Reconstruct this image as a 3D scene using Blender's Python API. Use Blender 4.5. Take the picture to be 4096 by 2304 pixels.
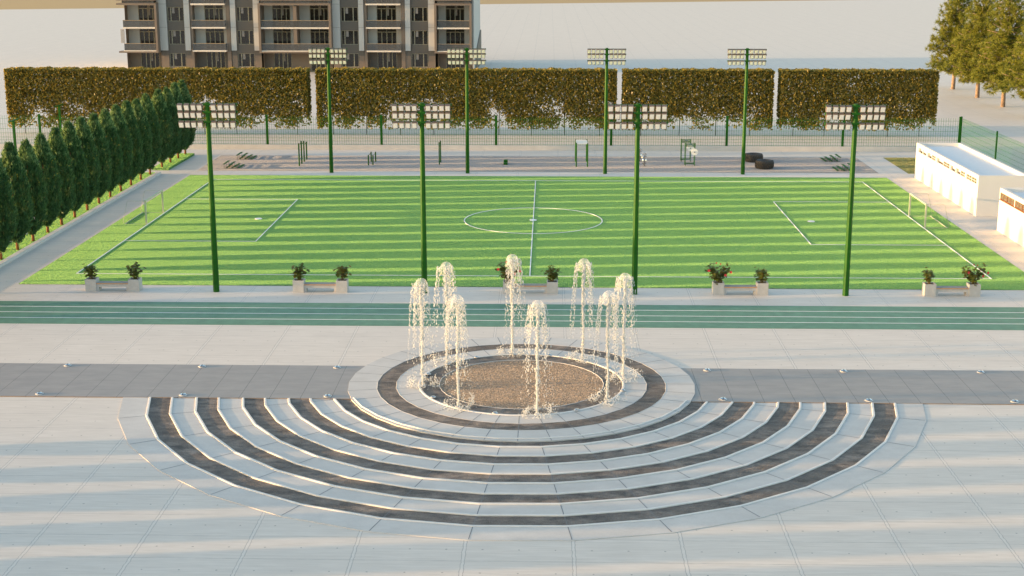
import bpy, math, random
import numpy as np
from mathutils import Vector, Matrix, noise
R = math.radians
for o in list(bpy.data.objects): bpy.data.objects.remove(o)
S = bpy.context.scene
COL = S.collection

# ------------------------------------------------------------------ camera
cam_d = bpy.data.cameras.new('camera'); cam_d.lens = 50; cam_d.sensor_width = 36
cam_d.clip_start = .5; cam_d.clip_end = 60000
cam = bpy.data.objects.new('camera', cam_d); COL.objects.link(cam)
cam.location = (0, 0, 16); cam.rotation_euler = (R(90 - 13.486), 0, R(1.482))
S.camera = cam
# ------------------------------------------------------------------ light
SUN_EL, SUN_AZ = 5.1, 6.0          # low sun from the left, light runs +X and a little +Y
ldir = Vector((math.cos(R(SUN_EL)) * math.cos(R(SUN_AZ)), math.cos(R(SUN_EL)) * math.sin(R(SUN_AZ)), -math.sin(R(SUN_EL))))
W = bpy.data.worlds.new('World'); S.world = W; W.use_nodes = True
nt = W.node_tree; nt.nodes.clear()
sky = nt.nodes.new('ShaderNodeTexSky'); sky.sky_type = 'NISHITA'; sky.sun_disc = False
sky.sun_elevation = R(SUN_EL); sky.sun_rotation = math.atan2(-ldir.x, -ldir.y)
sky.air_density = 1.0; sky.dust_density = 2.0; sky.ozone_density = 1.0
bg = nt.nodes.new('ShaderNodeBackground'); bg.inputs[1].default_value = .15
wo = nt.nodes.new('ShaderNodeOutputWorld')
nt.links.new(sky.outputs[0], bg.inputs[0]); nt.links.new(bg.outputs[0], wo.inputs[0])
sd = bpy.data.lights.new('sun', 'SUN'); sd.energy = 2.25; sd.angle = R(.6); sd.color = (1, .60, .28)
sun = bpy.data.objects.new('sun', sd); COL.objects.link(sun); sun.rotation_euler = ldir.to_track_quat('-Z', 'Y').to_euler()
sun.location = (-60, 60, 40)
S.view_settings.view_transform = 'Standard'; S.view_settings.look = 'None'
S.view_settings.gamma = 1; S.view_settings.exposure = 2.25
S.view_settings.use_curve_mapping = False
S.render.engine = 'CYCLES'

# ------------------------------------------------------------------ mesh helpers
class MB:
    def __init__(s): s.v = []; s.f = []
    def quad(s, a, b, c, d):
        n = len(s.v); s.v += [a, b, c, d]; s.f.append((n, n+1, n+2, n+3))
    def poly(s, pts):
        n = len(s.v); s.v += list(pts); s.f.append(tuple(range(n, n+len(pts))))
    def box(s, x0, x1, y0, y1, z0, z1, rot=None, org=None):
        n = len(s.v)
        p = [(x0,y0,z0),(x1,y0,z0),(x1,y1,z0),(x0,y1,z0),(x0,y0,z1),(x1,y0,z1),(x1,y1,z1),(x0,y1,z1)]
        if rot is not None:
            o = Vector(org) if org is not None else Vector((0,0,0))
            p = [tuple(o + rot @ (Vector(q) - o)) for q in p]
        s.v += p
        s.f += [tuple(n+i for i in q) for q in ((0,3,2,1),(4,5,6,7),(0,1,5,4),(1,2,6,5),(2,3,7,6),(3,0,4,7))]
        return s
    def tube(s, pts, r, k=6, cap=True, phase=0.):
        pts = [Vector(p) for p in pts]; n0 = len(s.v)
        rs = r if isinstance(r, (list, tuple)) else [r]*len(pts)
        for i, p in enumerate(pts):
            t = (pts[min(i+1, len(pts)-1)] - pts[max(i-1, 0)]).normalized()
            a = t.cross(Vector((0,0,1)) if abs(t.z) < .9 else Vector((1,0,0))).normalized(); b = t.cross(a)
            for j in range(k):
                w = 2*math.pi*j/k + phase
                s.v.append(tuple(p + (a*math.cos(w) + b*math.sin(w))*rs[i]))
        for i in range(len(pts)-1):
            for j in range(k):
                s.f.append((n0+i*k+j, n0+i*k+(j+1)%k, n0+(i+1)*k+(j+1)%k, n0+(i+1)*k+j))
        if cap:
            s.f.append(tuple(n0+j for j in range(k))[::-1]); s.f.append(tuple(n0+(len(pts)-1)*k+j for j in range(k)))
        return s
    def lathe(s, prof, k=24, c=(0,0,0), close=False):
        n0 = len(s.v)
        for r, z in prof:
            for j in range(k):
                w = 2*math.pi*j/k; s.v.append((c[0]+r*math.cos(w), c[1]+r*math.sin(w), c[2]+z))
        m = len(prof)
        for i in range(m if close else m-1):
            i2 = (i+1) % m
            for j in range(k):
                s.f.append((n0+i*k+j, n0+i*k+(j+1)%k, n0+i2*k+(j+1)%k, n0+i2*k+j))
        return s
    def blob(s, c, rx, rz, ax=None):
        n = len(s.v); M = ax if ax is not None else Matrix.Identity(3)
        for d in ((rx,0,0),(-rx,0,0),(0,rx,0),(0,-rx,0),(0,0,rz),(0,0,-rz)):
            v = M @ Vector(d); s.v.append((c[0]+v.x, c[1]+v.y, c[2]+v.z))
        s.f += [(n+a, n+b, n+c_) for a,b,c_ in ((0,2,4),(2,1,4),(1,3,4),(3,0,4),(2,0,5),(1,2,5),(3,1,5),(0,3,5))]
    def build(s, name, mat, parent=None, smooth=False, bevel=0, mat2=None, cut=None, **kw):
        me = bpy.data.meshes.new(name); me.from_pydata([tuple(v) for v in s.v], [], s.f); me.materials.append(mat)
        if mat2 is not None:
            me.materials.append(mat2)
            for q_ in range(cut, len(me.polygons)): me.polygons[q_].material_index = 1
        if smooth: me.polygons.foreach_set('use_smooth', [True]*len(me.polygons))
        me.update()
        o = bpy.data.objects.new(name, me); COL.objects.link(o)
        if parent is not None: o.parent = parent
        if bevel:
            b = o.modifiers.new('b', 'BEVEL'); b.width = bevel; b.segments = 2; b.limit_method = 'ANGLE'
        return tag(o, **kw)
def tag(o, label=None, cat=None, group=None, kind=None):
    if label: o['label'] = label
    if cat: o['category'] = cat
    if group: o['group'] = group
    if kind: o['kind'] = kind
    return o
def thing(name, loc, label=None, cat=None, group=None, rz=0):
    o = bpy.data.objects.new(name, None); COL.objects.link(o); o.location = loc; o.rotation_euler.z = rz
    o.empty_display_size = .2
    return tag(o, label, cat, group)
def copy_tree(o, parent=None):
    c = o.copy(); COL.objects.link(c); c.parent = parent
    for ch in kids[o.name] if o.name in kids else [x for x in bpy.data.objects if x.parent == o]: copy_tree(ch, c)
    return c
kids = {}
def remember(o):
    kids[o.name] = [x for x in bpy.data.objects if x.parent == o]
    for c in kids[o.name]: remember(c)
def tris(name, V, mat, parent=None, per=3, **kw):
    """V: (n, per, 3) numpy array, one separate face each"""
    n = V.shape[0]; me = bpy.data.meshes.new(name)
    me.vertices.add(n*per); me.vertices.foreach_set('co', V.reshape(-1).astype(np.float32))
    me.loops.add(n*per); me.loops.foreach_set('vertex_index', np.arange(n*per, dtype=np.int32))
    me.polygons.add(n); me.polygons.foreach_set('loop_start', np.arange(0, n*per, per, dtype=np.int32))
    me.polygons.foreach_set('loop_total', np.full(n, per, dtype=np.int32))
    me.update(calc_edges=True); me.validate(); me.materials.append(mat)
    o = bpy.data.objects.new(name, me); COL.objects.link(o)
    if parent is not None: o.parent = parent
    return tag(o, **kw)

# ------------------------------------------------------------------ materials
class NT:
    def __init__(s, name):
        s.m = bpy.data.materials.new(name); s.m.use_nodes = True; s.t = s.m.node_tree; s.n = s.t.nodes
        s.b = s.n['Principled BSDF']; s.out = s.n['Material Output']
    def new(s, t, **kw):
        x = s.n.new(t)
        for k, v in kw.items(): setattr(x, k, v)
        return x
    def put(s, sock, v):
        if isinstance(v, bpy.types.NodeSocket): s.t.links.new(v, sock)
        else: sock.default_value = v
    def math(s, op, a, b=0., c=0.):
        x = s.new('ShaderNodeMath', operation=op); s.put(x.inputs[0], a); s.put(x.inputs[1], b)
        s.put(x.inputs[2], c)
        return x.outputs[0]
    def mix(s, f, a, b, bt='MIX'):
        x = s.new('ShaderNodeMix', data_type='RGBA', blend_type=bt)
        s.put(x.inputs[0], f)
        for i, v in ((6, a), (7, b)): s.put(x.inputs[i], (*v, 1) if isinstance(v, tuple) and len(v) == 3 else v)
        return x.outputs[2]
    def xyz(s, scale=(1,1,1)):
        tc = s.new('ShaderNodeTexCoord'); mp = s.new('ShaderNodeMapping'); mp.inputs['Scale'].default_value = scale
        s.t.links.new(tc.outputs['Object'], mp.inputs[0]); return mp.outputs[0]
    def noise(s, scale, vec=None, detail=4, rough=.55, lo=0., hi=1., wlo=.3, whi=.7):
        x = s.new('ShaderNodeTexNoise'); x.inputs['Scale'].default_value = scale; x.inputs['Detail'].default_value = detail
        x.inputs['Roughness'].default_value = rough
        s.t.links.new(vec if vec is not None else s.xyz(), x.inputs['Vector'])
        mr = s.new('ShaderNodeMapRange'); s.put(mr.inputs[0], x.outputs[0]); mr.inputs[1].default_value = wlo; mr.inputs[2].default_value = whi
        mr.inputs[3].default_value = lo; mr.inputs[4].default_value = hi
        return mr.outputs[0]
    def bump(s, h, strength=.3, dist=.02):
        x = s.new('ShaderNodeBump'); x.inputs['Strength'].default_value = strength; x.inputs['Distance'].default_value = dist
        s.put(x.inputs['Height'], h); s.t.links.new(x.outputs[0], s.b.inputs['Normal'])
    def fin(s, col=None, rough=.6, metal=0., spec=None):
        if col is not None: s.put(s.b.inputs['Base Color'], (*col, 1) if isinstance(col, tuple) and len(col) == 3 else col)
        s.put(s.b.inputs['Roughness'], rough); s.put(s.b.inputs['Metallic'], metal)
        if spec is not None: s.b.inputs['Specular IOR Level'].default_value = spec
        return s.m
    def linemask(s, coord, period, off, half):
        """1 within `half` of a line every `period`"""
        a = s.math('FRACT', s.math('DIVIDE', s.math('SUBTRACT', coord, off), period))
        d = s.math('MULTIPLY', s.math('SUBTRACT', .5, s.math('ABSOLUTE', s.math('SUBTRACT', a, .5))), period)
        return s.math('LESS_THAN', d, half), d
def simple(name, col, rough=.5, metal=0., var=.12, scale=3, spec=None, bump=0):
    t = NT(name); f = t.noise(scale, detail=5)
    c2 = tuple(max(0, c*(1-var)) for c in col); c1 = tuple(min(1, c*(1+var*.6)) for c in col)
    if bump: t.bump(t.noise(scale*12, detail=3), bump, .01)
    return t.fin(t.mix(f, c2, c1), rough, metal, spec)

def pile(t, scale, up):
    '''rough nap: fibres and grains stand in every direction, so their faces look sideways'''
    nz = t.new('ShaderNodeTexNoise'); nz.inputs['Scale'].default_value = scale; nz.inputs['Detail'].default_value = 3; nz.inputs['Roughness'].default_value = .7
    t.t.links.new(t.xyz(), nz.inputs['Vector'])
    sub = t.new('ShaderNodeVectorMath', operation='MULTIPLY_ADD'); t.t.links.new(nz.outputs['Color'], sub.inputs[0])
    sub.inputs[1].default_value = (2., 2., 0.); sub.inputs[2].default_value = (-1., -1., 0.)
    nrm = t.new('ShaderNodeVectorMath', operation='NORMALIZE'); t.t.links.new(sub.outputs[0], nrm.inputs[0])
    add = t.new('ShaderNodeVectorMath', operation='ADD'); t.t.links.new(nrm.outputs[0], add.inputs[0]); add.inputs[1].default_value = (0, 0, up)
    n2 = t.new('ShaderNodeVectorMath', operation='NORMALIZE'); t.t.links.new(add.outputs[0], n2.inputs[0])
    t.t.links.new(n2.outputs[0], t.b.inputs['Normal']); t.m.cycles.use_bump_map_correction = False
def pavement_mat():
    t = NT('board marked concrete'); sep = t.new('ShaderNodeSeparateXYZ'); t.t.links.new(t.xyz(), sep.inputs[0])
    X, Y = sep.outputs[0], sep.outputs[1]
    streak = t.noise(1., t.xyz((.8, 9, 1)), 6, .65)
    big = t.noise(.35, t.xyz((1, 2, 1)), 3)
    col = t.mix(streak, (.545, .505, .455), (.685, .64, .585))
    col = t.mix(t.math('MULTIPLY', big, .35), col, (.51, .475, .435))
    fine = t.noise(14., t.xyz((1, 5, 1)), 3); col = t.mix(t.math('MULTIPLY', fine, .12), col, (.47, .44, .41))
    wob = t.math('MULTIPLY', t.math('SUBTRACT', t.noise(4.5), .5), .035)
    Xw = t.math('ADD', X, wob); Yw = t.math('ADD', Y, t.math('MULTIPLY', wob, .4))
    sy, dy = t.linemask(Yw, 1.495, 47.27, .014)
    jx, dx = t.linemask(Xw, 2.985, -11.19, .058)
    jx2 = t.math('LESS_THAN', dx, .036)
    ring = t.math('SUBTRACT', jx, jx2)
    l1 = t.math('MULTIPLY', sy, t.math('MULTIPLY', t.noise(3., lo=.25, hi=.9), .75))
    col = t.mix(l1, col, (.26, .255, .25))
    col = t.mix(t.math('MULTIPLY', ring, .6), col, (.27, .27, .27))
    col = t.mix(t.math('MULTIPLY', jx2, .35), col, (.66, .64, .60))
    # tie holes
    _, hx = t.linemask(X, .995, -11.19 + .4975, .1); _, hy = t.linemask(Y, 1.495, 47.27 + .7475, .1)
    hd = t.math('SQRT', t.math('ADD', t.math('POWER', t.math('ADD', hx, t.math('MULTIPLY', wob, .6)), 2.), t.math('POWER', hy, 2.)))
    hole = t.math('LESS_THAN', hd, .028)
    col = t.mix(t.math('MULTIPLY', hole, .7), col, (.2, .2, .19))
    h = t.math('SUBTRACT', t.math('MULTIPLY', streak, .12), t.math('ADD', t.math('MULTIPLY', ring, 1.), t.math('MULTIPLY', l1, .6)))
    t.bump(h, .5, .012)
    return t.fin(col, .6, spec=.2)
def slab_mat(name, a, b, sc=1., rough=.55, patch=.6, lo=.3, hi=.7, nap=0.):
    t = NT(name); f = t.noise(sc, t.xyz((1, 1.8, 1)), 7, .68, wlo=lo, whi=hi); g = t.noise(sc*.35, None, 4)
    col = t.mix(f, a, b); col = t.mix(t.math('MULTIPLY', g, patch), col, tuple(x*.72 for x in a))
    sp = t.noise(sc*16, None, 3); col = t.mix(t.math('MULTIPLY', sp, .1), col, tuple(x*.5 for x in a))
    if nap: pile(t, 60., nap)
    else: t.bump(f, .12, .01)
    return t.fin(col, rough, spec=.35)
def walkway_mat():
    t = NT('grey paving tiles'); sep = t.new('ShaderNodeSeparateXYZ'); t.t.links.new(t.xyz(), sep.inputs[0])
    f = t.noise(.9, t.xyz((1, 2.2, 1)), 6, .6); col = t.mix(f, (.235, .228, .225), (.29, .278, .27))
    a, _ = t.linemask(sep.outputs[0], 1.122, -19.08, .009); b, _ = t.linemask(sep.outputs[1], 1.1, 52.24, .006)
    col = t.mix(t.math('MULTIPLY', a, .85), col, (.08, .085, .09)); col = t.mix(t.math('MULTIPLY', b, .55), col, (.1, .105, .11))
    m = t.math('MAXIMUM', a, b); t.bump(t.math('SUBTRACT', 0., m), .4, .01)
    return t.fin(col, .5, spec=.35)
def gravel_mat():
    t = NT('pebble gravel'); v = t.new('ShaderNodeTexVoronoi'); v.inputs['Scale'].default_value = 17
    t.t.links.new(t.xyz(), v.inputs['Vector'])
    cr = t.new('ShaderNodeValToRGB'); e = cr.color_ramp.elements; e[0].position = 0; e[0].color = (.22,.19,.16,1); e[1].position = 1; e[1].color = (.60,.51,.42,1)
    for p, c in ((.25,(.36,.30,.24,1)),(.5,(.46,.38,.31,1)),(.66,(.25,.26,.27,1)),(.8,(.48,.36,.25,1))):
        x = e.new(p); x.color = c
    sp = t.new('ShaderNodeSeparateColor'); t.t.links.new(v.outputs['Color'], sp.inputs[0]); t.t.links.new(sp.outputs[0], cr.inputs[0])
    dk = t.math('SMOOTH_MIN', t.math('MULTIPLY', v.outputs['Distance'], 1.6), 1., .2)
    col = t.mix(t.math('MULTIPLY', dk, .6), cr.outputs[0], (.08,.07,.06))
    pile(t, 26., 1.2); return t.fin(col, .75, spec=.2)
def leaf_mat(name, cols, trans=.3, rough=.5, islands=True, tcol=None):
    t = NT(name)
    if islands:
        g = t.new('ShaderNodeNewGeometry'); f = g.outputs['Random Per Island']
    else: f = t.noise(9., detail=2)
    cr = t.new('ShaderNodeValToRGB'); e = cr.color_ramp.elements
    e[0].position = 0; e[0].color = (*cols[0], 1); e[1].position = 1; e[1].color = (*cols[-1], 1)
    for i, c in enumerate(cols[1:-1]): x = e.new((i+1)/(len(cols)-1)); x.color = (*c, 1)
    t.put(cr.inputs[0], f); t.fin(cr.outputs[0], rough, spec=.3)
    tr = t.new('ShaderNodeBsdfTranslucent'); ms = t.new('ShaderNodeMixShader'); ms.inputs[0].default_value = trans
    if tcol: t.put(tr.inputs[0], t.mix(.6, cr.outputs[0], tcol))
    else: t.put(tr.inputs[0], cr.outputs[0])
    t.t.links.new(t.b.outputs[0], ms.inputs[1]); t.t.links.new(tr.outputs[0], ms.inputs[2]); t.t.links.new(ms.outputs[0], t.out.inputs[0])
    return t.m
M = {}
M['pave'] = pavement_mat()
M['light_slab'] = slab_mat('light stone slabs', (.49,.475,.455), (.585,.57,.545), 1.1, patch=.25)
M['dark_slab'] = slab_mat('dark stone slabs', (.062,.059,.059), (.28,.252,.23), 1.6, patch=.55, lo=.36, hi=.66, nap=2.4)
M['nosing'] = simple('white stone kerb', (.64,.625,.60), .5, var=.08)
M['joint'] = simple('dark joint filler', (.17,.18,.19), .8)
M['walk'] = walkway_mat()
M['walk_side'] = simple('tile edge', (.30,.22,.16), .7)
M['gravel'] = gravel_mat()
M['track'] = simple('green rubber track', (.092,.215,.142), .6, var=.18, scale=2.2, bump=.2)
M['white_paint'] = simple('white line paint', (.78,.78,.79), .6, var=.06)
M['sky_band'] = simple('tan sky band', (.36,.255,.115), .9, var=.03, scale=.01)
M['plaster'] = simple('white plaster', (.655,.635,.605), .7, var=.03, scale=.8)
M['roof'] = simple('pale roof screed', (.66,.68,.70), .7, var=.04)
M['soil'] = simple('dark soil', (.03,.025,.022), .9, var=.3, scale=20)
M['green_paint'] = simple('green painted steel', (.010,.085,.005), .5, var=.22, scale=1.4, spec=.18)
M['wire'] = simple('green coated wire', (.03,.21,.015), .5, spec=.2)
M['lamp_body'] = simple('lamp housing', (.16,.125,.105), .45, metal=.3)
M['lens'] = simple('floodlight glass', (.76,.77,.75), .3, var=.04)
M['lens_rim'] = simple('floodlight rim', (.50,.46,.42), .4)
M['chrome'] = simple('polished chrome', (.78,.78,.77), .14, metal=1., var=.02)
M['dark_steel'] = simple('dark steel', (.035,.035,.035), .4)
M['rubber'] = simple('tyre rubber', (.028,.026,.025), .65, var=.3, scale=5)
M['lug'] = simple('dusty tyre lugs', (.05,.042,.034), .7, var=.35, scale=6)
M['bench_conc'] = slab_mat('board marked bench concrete', (.40,.39,.38), (.52,.51,.50), 3, patch=.2)
M['slat'] = simple('weathered wooden slats', (.36,.335,.31), .7, var=.15, scale=8)
M['slat_edge'] = simple('orange wood edge', (.52,.26,.11), .6, var=.15, scale=8)
M['brown_frame'] = simple('brown window timber', (.17,.06,.028), .5)
M['interior_shade'] = simple('shaded interior tone', (.135,.12,.105), .25, var=.05)  # colour stands for the shaded interior seen through clear glass
M['off_frame'] = simple('cream window frame', (.66,.67,.665), .5)
M['goal_paint'] = simple('cream goal paint', (.45,.47,.38), .4, var=.08)
M['bark'] = simple('reddish bark', (.21,.075,.03), .8, var=.35, scale=14)
M['pine_bark'] = simple('grey brown bark', (.26,.19,.14), .85, var=.35, scale=8)
PILE = .3
def court_mat():
    t = NT('grey rubber court'); a = t.noise(6., None, 5); b = t.noise(.8, None, 3)
    col = t.mix(a, (.28,.285,.30), (.40,.395,.40)); col = t.mix(t.math('MULTIPLY', b, .3), col, (.26,.26,.27)); pile(t, 35., 1.0); return t.fin(col, .85, spec=.1)
def lawn_mat():
    t = NT('dry lawn'); a = t.noise(1.6, t.xyz((1,1.6,1)), 5, .65); b = t.noise(14., None, 4)
    col = t.mix(a, (.17,.27,.10), (.36,.34,.18)); col = t.mix(t.math('MULTIPLY', b, .5), col, (.16,.13,.06)); pile(t, 30., .5); return t.fin(col, .9, spec=.05)
def turf_mat():
    t = NT('short turf pile'); a = t.noise(38., None, 3, .7); b = t.noise(11., None, 5, .75); c = t.noise(.7, None, 3)
    col = t.mix(a, (.14,.34,.105), (.43,.70,.31)); col = t.mix(t.math('MULTIPLY', b, .62), col, (.07,.26,.05)); col = t.mix(t.math('MULTIPLY', c, .18), col, (.19,.40,.10))
    pile(t, 30., .22); t.fin(col, .9, spec=.05); return t.m
def pile(t, scale, up):
    '''rough nap: fibres and grains stand in every direction, so their faces look sideways'''
    nz = t.new('ShaderNodeTexNoise'); nz.inputs['Scale'].default_value = scale; nz.inputs['Detail'].default_value = 3; nz.inputs['Roughness'].default_value = .7
    t.t.links.new(t.xyz(), nz.inputs['Vector'])
    sub = t.new('ShaderNodeVectorMath', operation='MULTIPLY_ADD'); t.t.links.new(nz.outputs['Color'], sub.inputs[0])
    sub.inputs[1].default_value = (2., 2., 0.); sub.inputs[2].default_value = (-1., -1., 0.)
    nrm = t.new('ShaderNodeVectorMath', operation='NORMALIZE'); t.t.links.new(sub.outputs[0], nrm.inputs[0])
    add = t.new('ShaderNodeVectorMath', operation='ADD'); t.t.links.new(nrm.outputs[0], add.inputs[0]); add.inputs[1].default_value = (0, 0, up)
    n2 = t.new('ShaderNodeVectorMath', operation='NORMALIZE'); t.t.links.new(add.outputs[0], n2.inputs[0])
    t.t.links.new(n2.outputs[0], t.b.inputs['Normal']); t.m.cycles.use_bump_map_correction = False
def court_mat():
    t = NT('grey rubber court'); a = t.noise(6., None, 5); b = t.noise(.8, None, 3)
    col = t.mix(a, (.28,.285,.30), (.40,.395,.40)); col = t.mix(t.math('MULTIPLY', b, .3), col, (.26,.26,.27)); pile(t, 35., 1.0); return t.fin(col, .85, spec=.1)
def lawn_mat():
    t = NT('dry lawn'); a = t.noise(1.6, t.xyz((1,1.6,1)), 5, .65); b = t.noise(14., None, 4)
    col = t.mix(a, (.17,.27,.10), (.36,.34,.18)); col = t.mix(t.math('MULTIPLY', b, .5), col, (.16,.13,.06)); pile(t, 30., .5); return t.fin(col, .9, spec=.05)
def turf_mat():
    t = NT('short turf pile'); a = t.noise(38., None, 3, .7); b = t.noise(11., None, 5, .75); c = t.noise(.7, None, 3)
    col = t.mix(a, (.14,.34,.105), (.43,.70,.31)); col = t.mix(t.math('MULTIPLY', b, .62), col, (.07,.26,.05)); col = t.mix(t.math('MULTIPLY', c, .18), col, (.19,.40,.10))
    # pile normals: blades stand upright, so their faces look sideways in every direction
    nz = t.new('ShaderNodeTexNoise'); nz.inputs['Scale'].default_value = 30.; nz.inputs['Detail'].default_value = 3; nz.inputs['Roughness'].default_value = .7
    t.t.links.new(t.xyz(), nz.inputs['Vector'])
    sub = t.new('ShaderNodeVectorMath', operation='MULTIPLY_ADD'); t.t.links.new(nz.outputs['Color'], sub.inputs[0])
    sub.inputs[1].default_value = (2., 2., 0.); sub.inputs[2].default_value = (-1., -1., 0.)
    nrm = t.new('ShaderNodeVectorMath', operation='NORMALIZE'); t.t.links.new(sub.outputs[0], nrm.inputs[0])
    add = t.new('ShaderNodeVectorMath', operation='ADD'); t.t.links.new(nrm.outputs[0], add.inputs[0]); add.inputs[1].default_value = (0, 0, PILE)
    n2 = t.new('ShaderNodeVectorMath', operation='NORMALIZE'); t.t.links.new(add.outputs[0], n2.inputs[0])
    t.t.links.new(n2.outputs[0], t.b.inputs['Normal'])
    t.fin(col, .9, spec=.05); t.m.cycles.use_bump_map_correction = False; return t.m
PILE = .3
M['grass_floor'] = turf_mat(); M['court'] = court_mat(); M['dry_lawn'] = lawn_mat()
M['blade'] = leaf_mat('turf blades', [(.17,.42,.09), (.27,.55,.16), (.20,.48,.12), (.33,.6,.19)], .45, .55, islands=False, tcol=(.55,.62,.14))
M['dry_blade'] = leaf_mat('dry turf blades', [(.12,.20,.05), (.30,.25,.11), (.16,.22,.06)], .25, .6, islands=False)
M['hedge'] = leaf_mat('autumn hedge leaves', [(.06,.066,.016), (.15,.14,.03), (.28,.205,.035), (.11,.12,.028), (.34,.25,.04), (.17,.165,.045), (.04,.045,.012)], .38, .35, tcol=(.42,.31,.05))
M['hedge_stem'] = simple('dark hedge stems', (.035,.025,.015), .9)
M['conifer'] = leaf_mat('dark conifer sprays', [(.022,.070,.032), (.048,.125,.052), (.030,.092,.038), (.10,.20,.085), (.036,.105,.042)], .28, .55, tcol=(.18,.30,.08))
M['backlit_tips'] = leaf_mat('pale backlit tips', [(.19,.32,.13), (.27,.40,.18), (.14,.26,.10)], .4, .5, tcol=(.38,.48,.19))  # paler than the crown: back light at the tips put into the colour
M['lit_spot'] = leaf_mat('yellow lit spots', [(.36,.36,.05), (.45,.40,.08)], .2)
M['pine'] = leaf_mat('olive pine needles', [(.07,.095,.014), (.16,.19,.028), (.25,.26,.04), (.12,.155,.022)], .35, .5, tcol=(.34,.34,.04))
M['shrub'] = leaf_mat('broad shrub leaves', [(.04,.085,.025), (.08,.13,.03), (.15,.14,.03), (.06,.11,.03)], .35, .4, tcol=(.25,.16,.02))
M['petal'] = simple('red petals', (.62,.03,.035), .5)
M['stem'] = simple('green brown stems', (.12,.09,.04), .8)
# building
M['b_dark'] = simple('dark grey cladding', (.09,.082,.072), .6, var=.05, scale=.5)
M['b_tan'] = simple('brown render', (.165,.13,.102), .65, var=.05, scale=.5)
M['b_white'] = simple('white cladding panels', (.42,.43,.425), .55, var=.04, scale=.5)
M['b_slab'] = simple('pale balcony slab', (.72,.66,.58), .5)
M['b_frame'] = simple('olive cream window frame', (.24,.225,.165), .4)
M['b_pane'] = simple('dark window glass', (.018,.018,.018), .08, var=.2, spec=.6)
M['b_curtain'] = simple('pale blind', (.24,.22,.20), .7)
M['b_rail'] = simple('tan handrail', (.42,.31,.19), .4)
def glass_mat():
    t = NT('smoked balcony glass'); t.fin((.10,.105,.11), .08, spec=.5); t.b.inputs['Alpha'].default_value = .62; return t.m
M['b_glass'] = glass_mat()
def water_mat(name, alpha):
    t = NT(name); t.fin((.76,.79,.80), .3, spec=.4)
    tr = t.new('ShaderNodeBsdfTranslucent'); tr.inputs[0].default_value = (.70,.74,.75,1)
    tp = t.new('ShaderNodeBsdfTransparent'); m1 = t.new('ShaderNodeMixShader'); m2 = t.new('ShaderNodeMixShader')
    m1.inputs[0].default_value = .4; t.t.links.new(t.b.outputs[0], m1.inputs[1]); t.t.links.new(tr.outputs[0], m1.inputs[2])
    m2.inputs[0].default_value = alpha; t.t.links.new(tp.outputs[0], m2.inputs[1]); t.t.links.new(m1.outputs[0], m2.inputs[2])
    t.t.links.new(m2.outputs[0], t.out.inputs[0]); return t.m
M['water'] = water_mat('white water', .43)
M['water_thin'] = water_mat('thin water film', .3)
M['mist'] = water_mat('fine spray', .3)

# ================================================================== SETTING
def sheet(name, x0, x1, y0, y1, z, mat, kind='structure', **kw):
    m = MB(); m.quad((x0,y0,z),(x1,y0,z),(x1,y1,z),(x0,y1,z)); return m.build(name, mat, kind=kind, **kw)
# far edge of the paved ground runs slightly askew
g = MB(); ang = (438.51-376.86)/(52.9+144.33)
g.poly([(-420,-40,0),(420,-40,0),(420,422+ang*420,0),(-420,422-ang*420,0)]); g.build('ground', M['pave'], kind='structure')
p = MB(); p.poly([(-30000,-2000,-.6),(30000,-2000,-.6),(30000,40000,-.6),(-30000,40000,-.6)]); p.build('tan_sky_sheet', M['sky_band'], kind='structure')  # added tan sheet standing in for the tan sky band past the ground
m = MB(); m.box(-45,45,59.48,63.48,-.05,.012); m.build('running_track', M['track'], kind='structure')
for yy in (60.49, 61.48, 62.48):
    m = MB(); m.box(-45,45,yy-.027,yy+.027,.010,.016); m.build('track_line', M['white_paint'], kind='structure')
CX, CY = -.97, 51.3
m = MB(); m.box(-45,45,49.17,53.34,-.05,.030); w = m.build('walkway', M['walk'], kind='structure')
m = MB()
k0 = -38
for i in range(70):
    x0 = -19.08 + 1.122*(i-22); m.box(x0+.012, x0+1.11, 49.155, 49.169, -.02, .027)
m.build('walkway_edge', M['walk_side'], kind='structure')
m = MB(); m.box(-25.84,24.0,103.1,111.07,-.05,.006); m.build('gym_court', M['court'], kind='structure')

# stone amphitheatre rings (half rings) and fountain disc
PH = R(6.6)
def ringpt(r, k, n=32, ph=PH, cx=CX, cy=CY): a = ph + 2*math.pi*k/n; return (cx + r*math.cos(a), cy + r*math.sin(a))
YC = 49.155
def half_ring_poly(r):
    """open polyline of the 32-gon of radius r below the walkway edge, from left end to right end"""
    pts = [ringpt(r, k) for k in range(32)]
    out = []
    ks = [k for k in range(32) if pts[k][1] < YC]
    ks.sort(key=lambda k: (math.atan2(pts[k][1]-CY, pts[k][0]-CX)) )   # -pi..0 : left to right
    def cut(a, b):
        t = (YC - a[1])/(b[1]-a[1]); return (a[0]+t*(b[0]-a[0]), YC)
    first, last = pts[ks[0]], pts[ks[-1]]
    prev = pts[(ks[0]-1) % 32]; nxt = pts[(ks[-1]+1) % 32]
    return [cut(prev, first)] + [pts[k] for k in ks] + [cut(last, nxt)]
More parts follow.
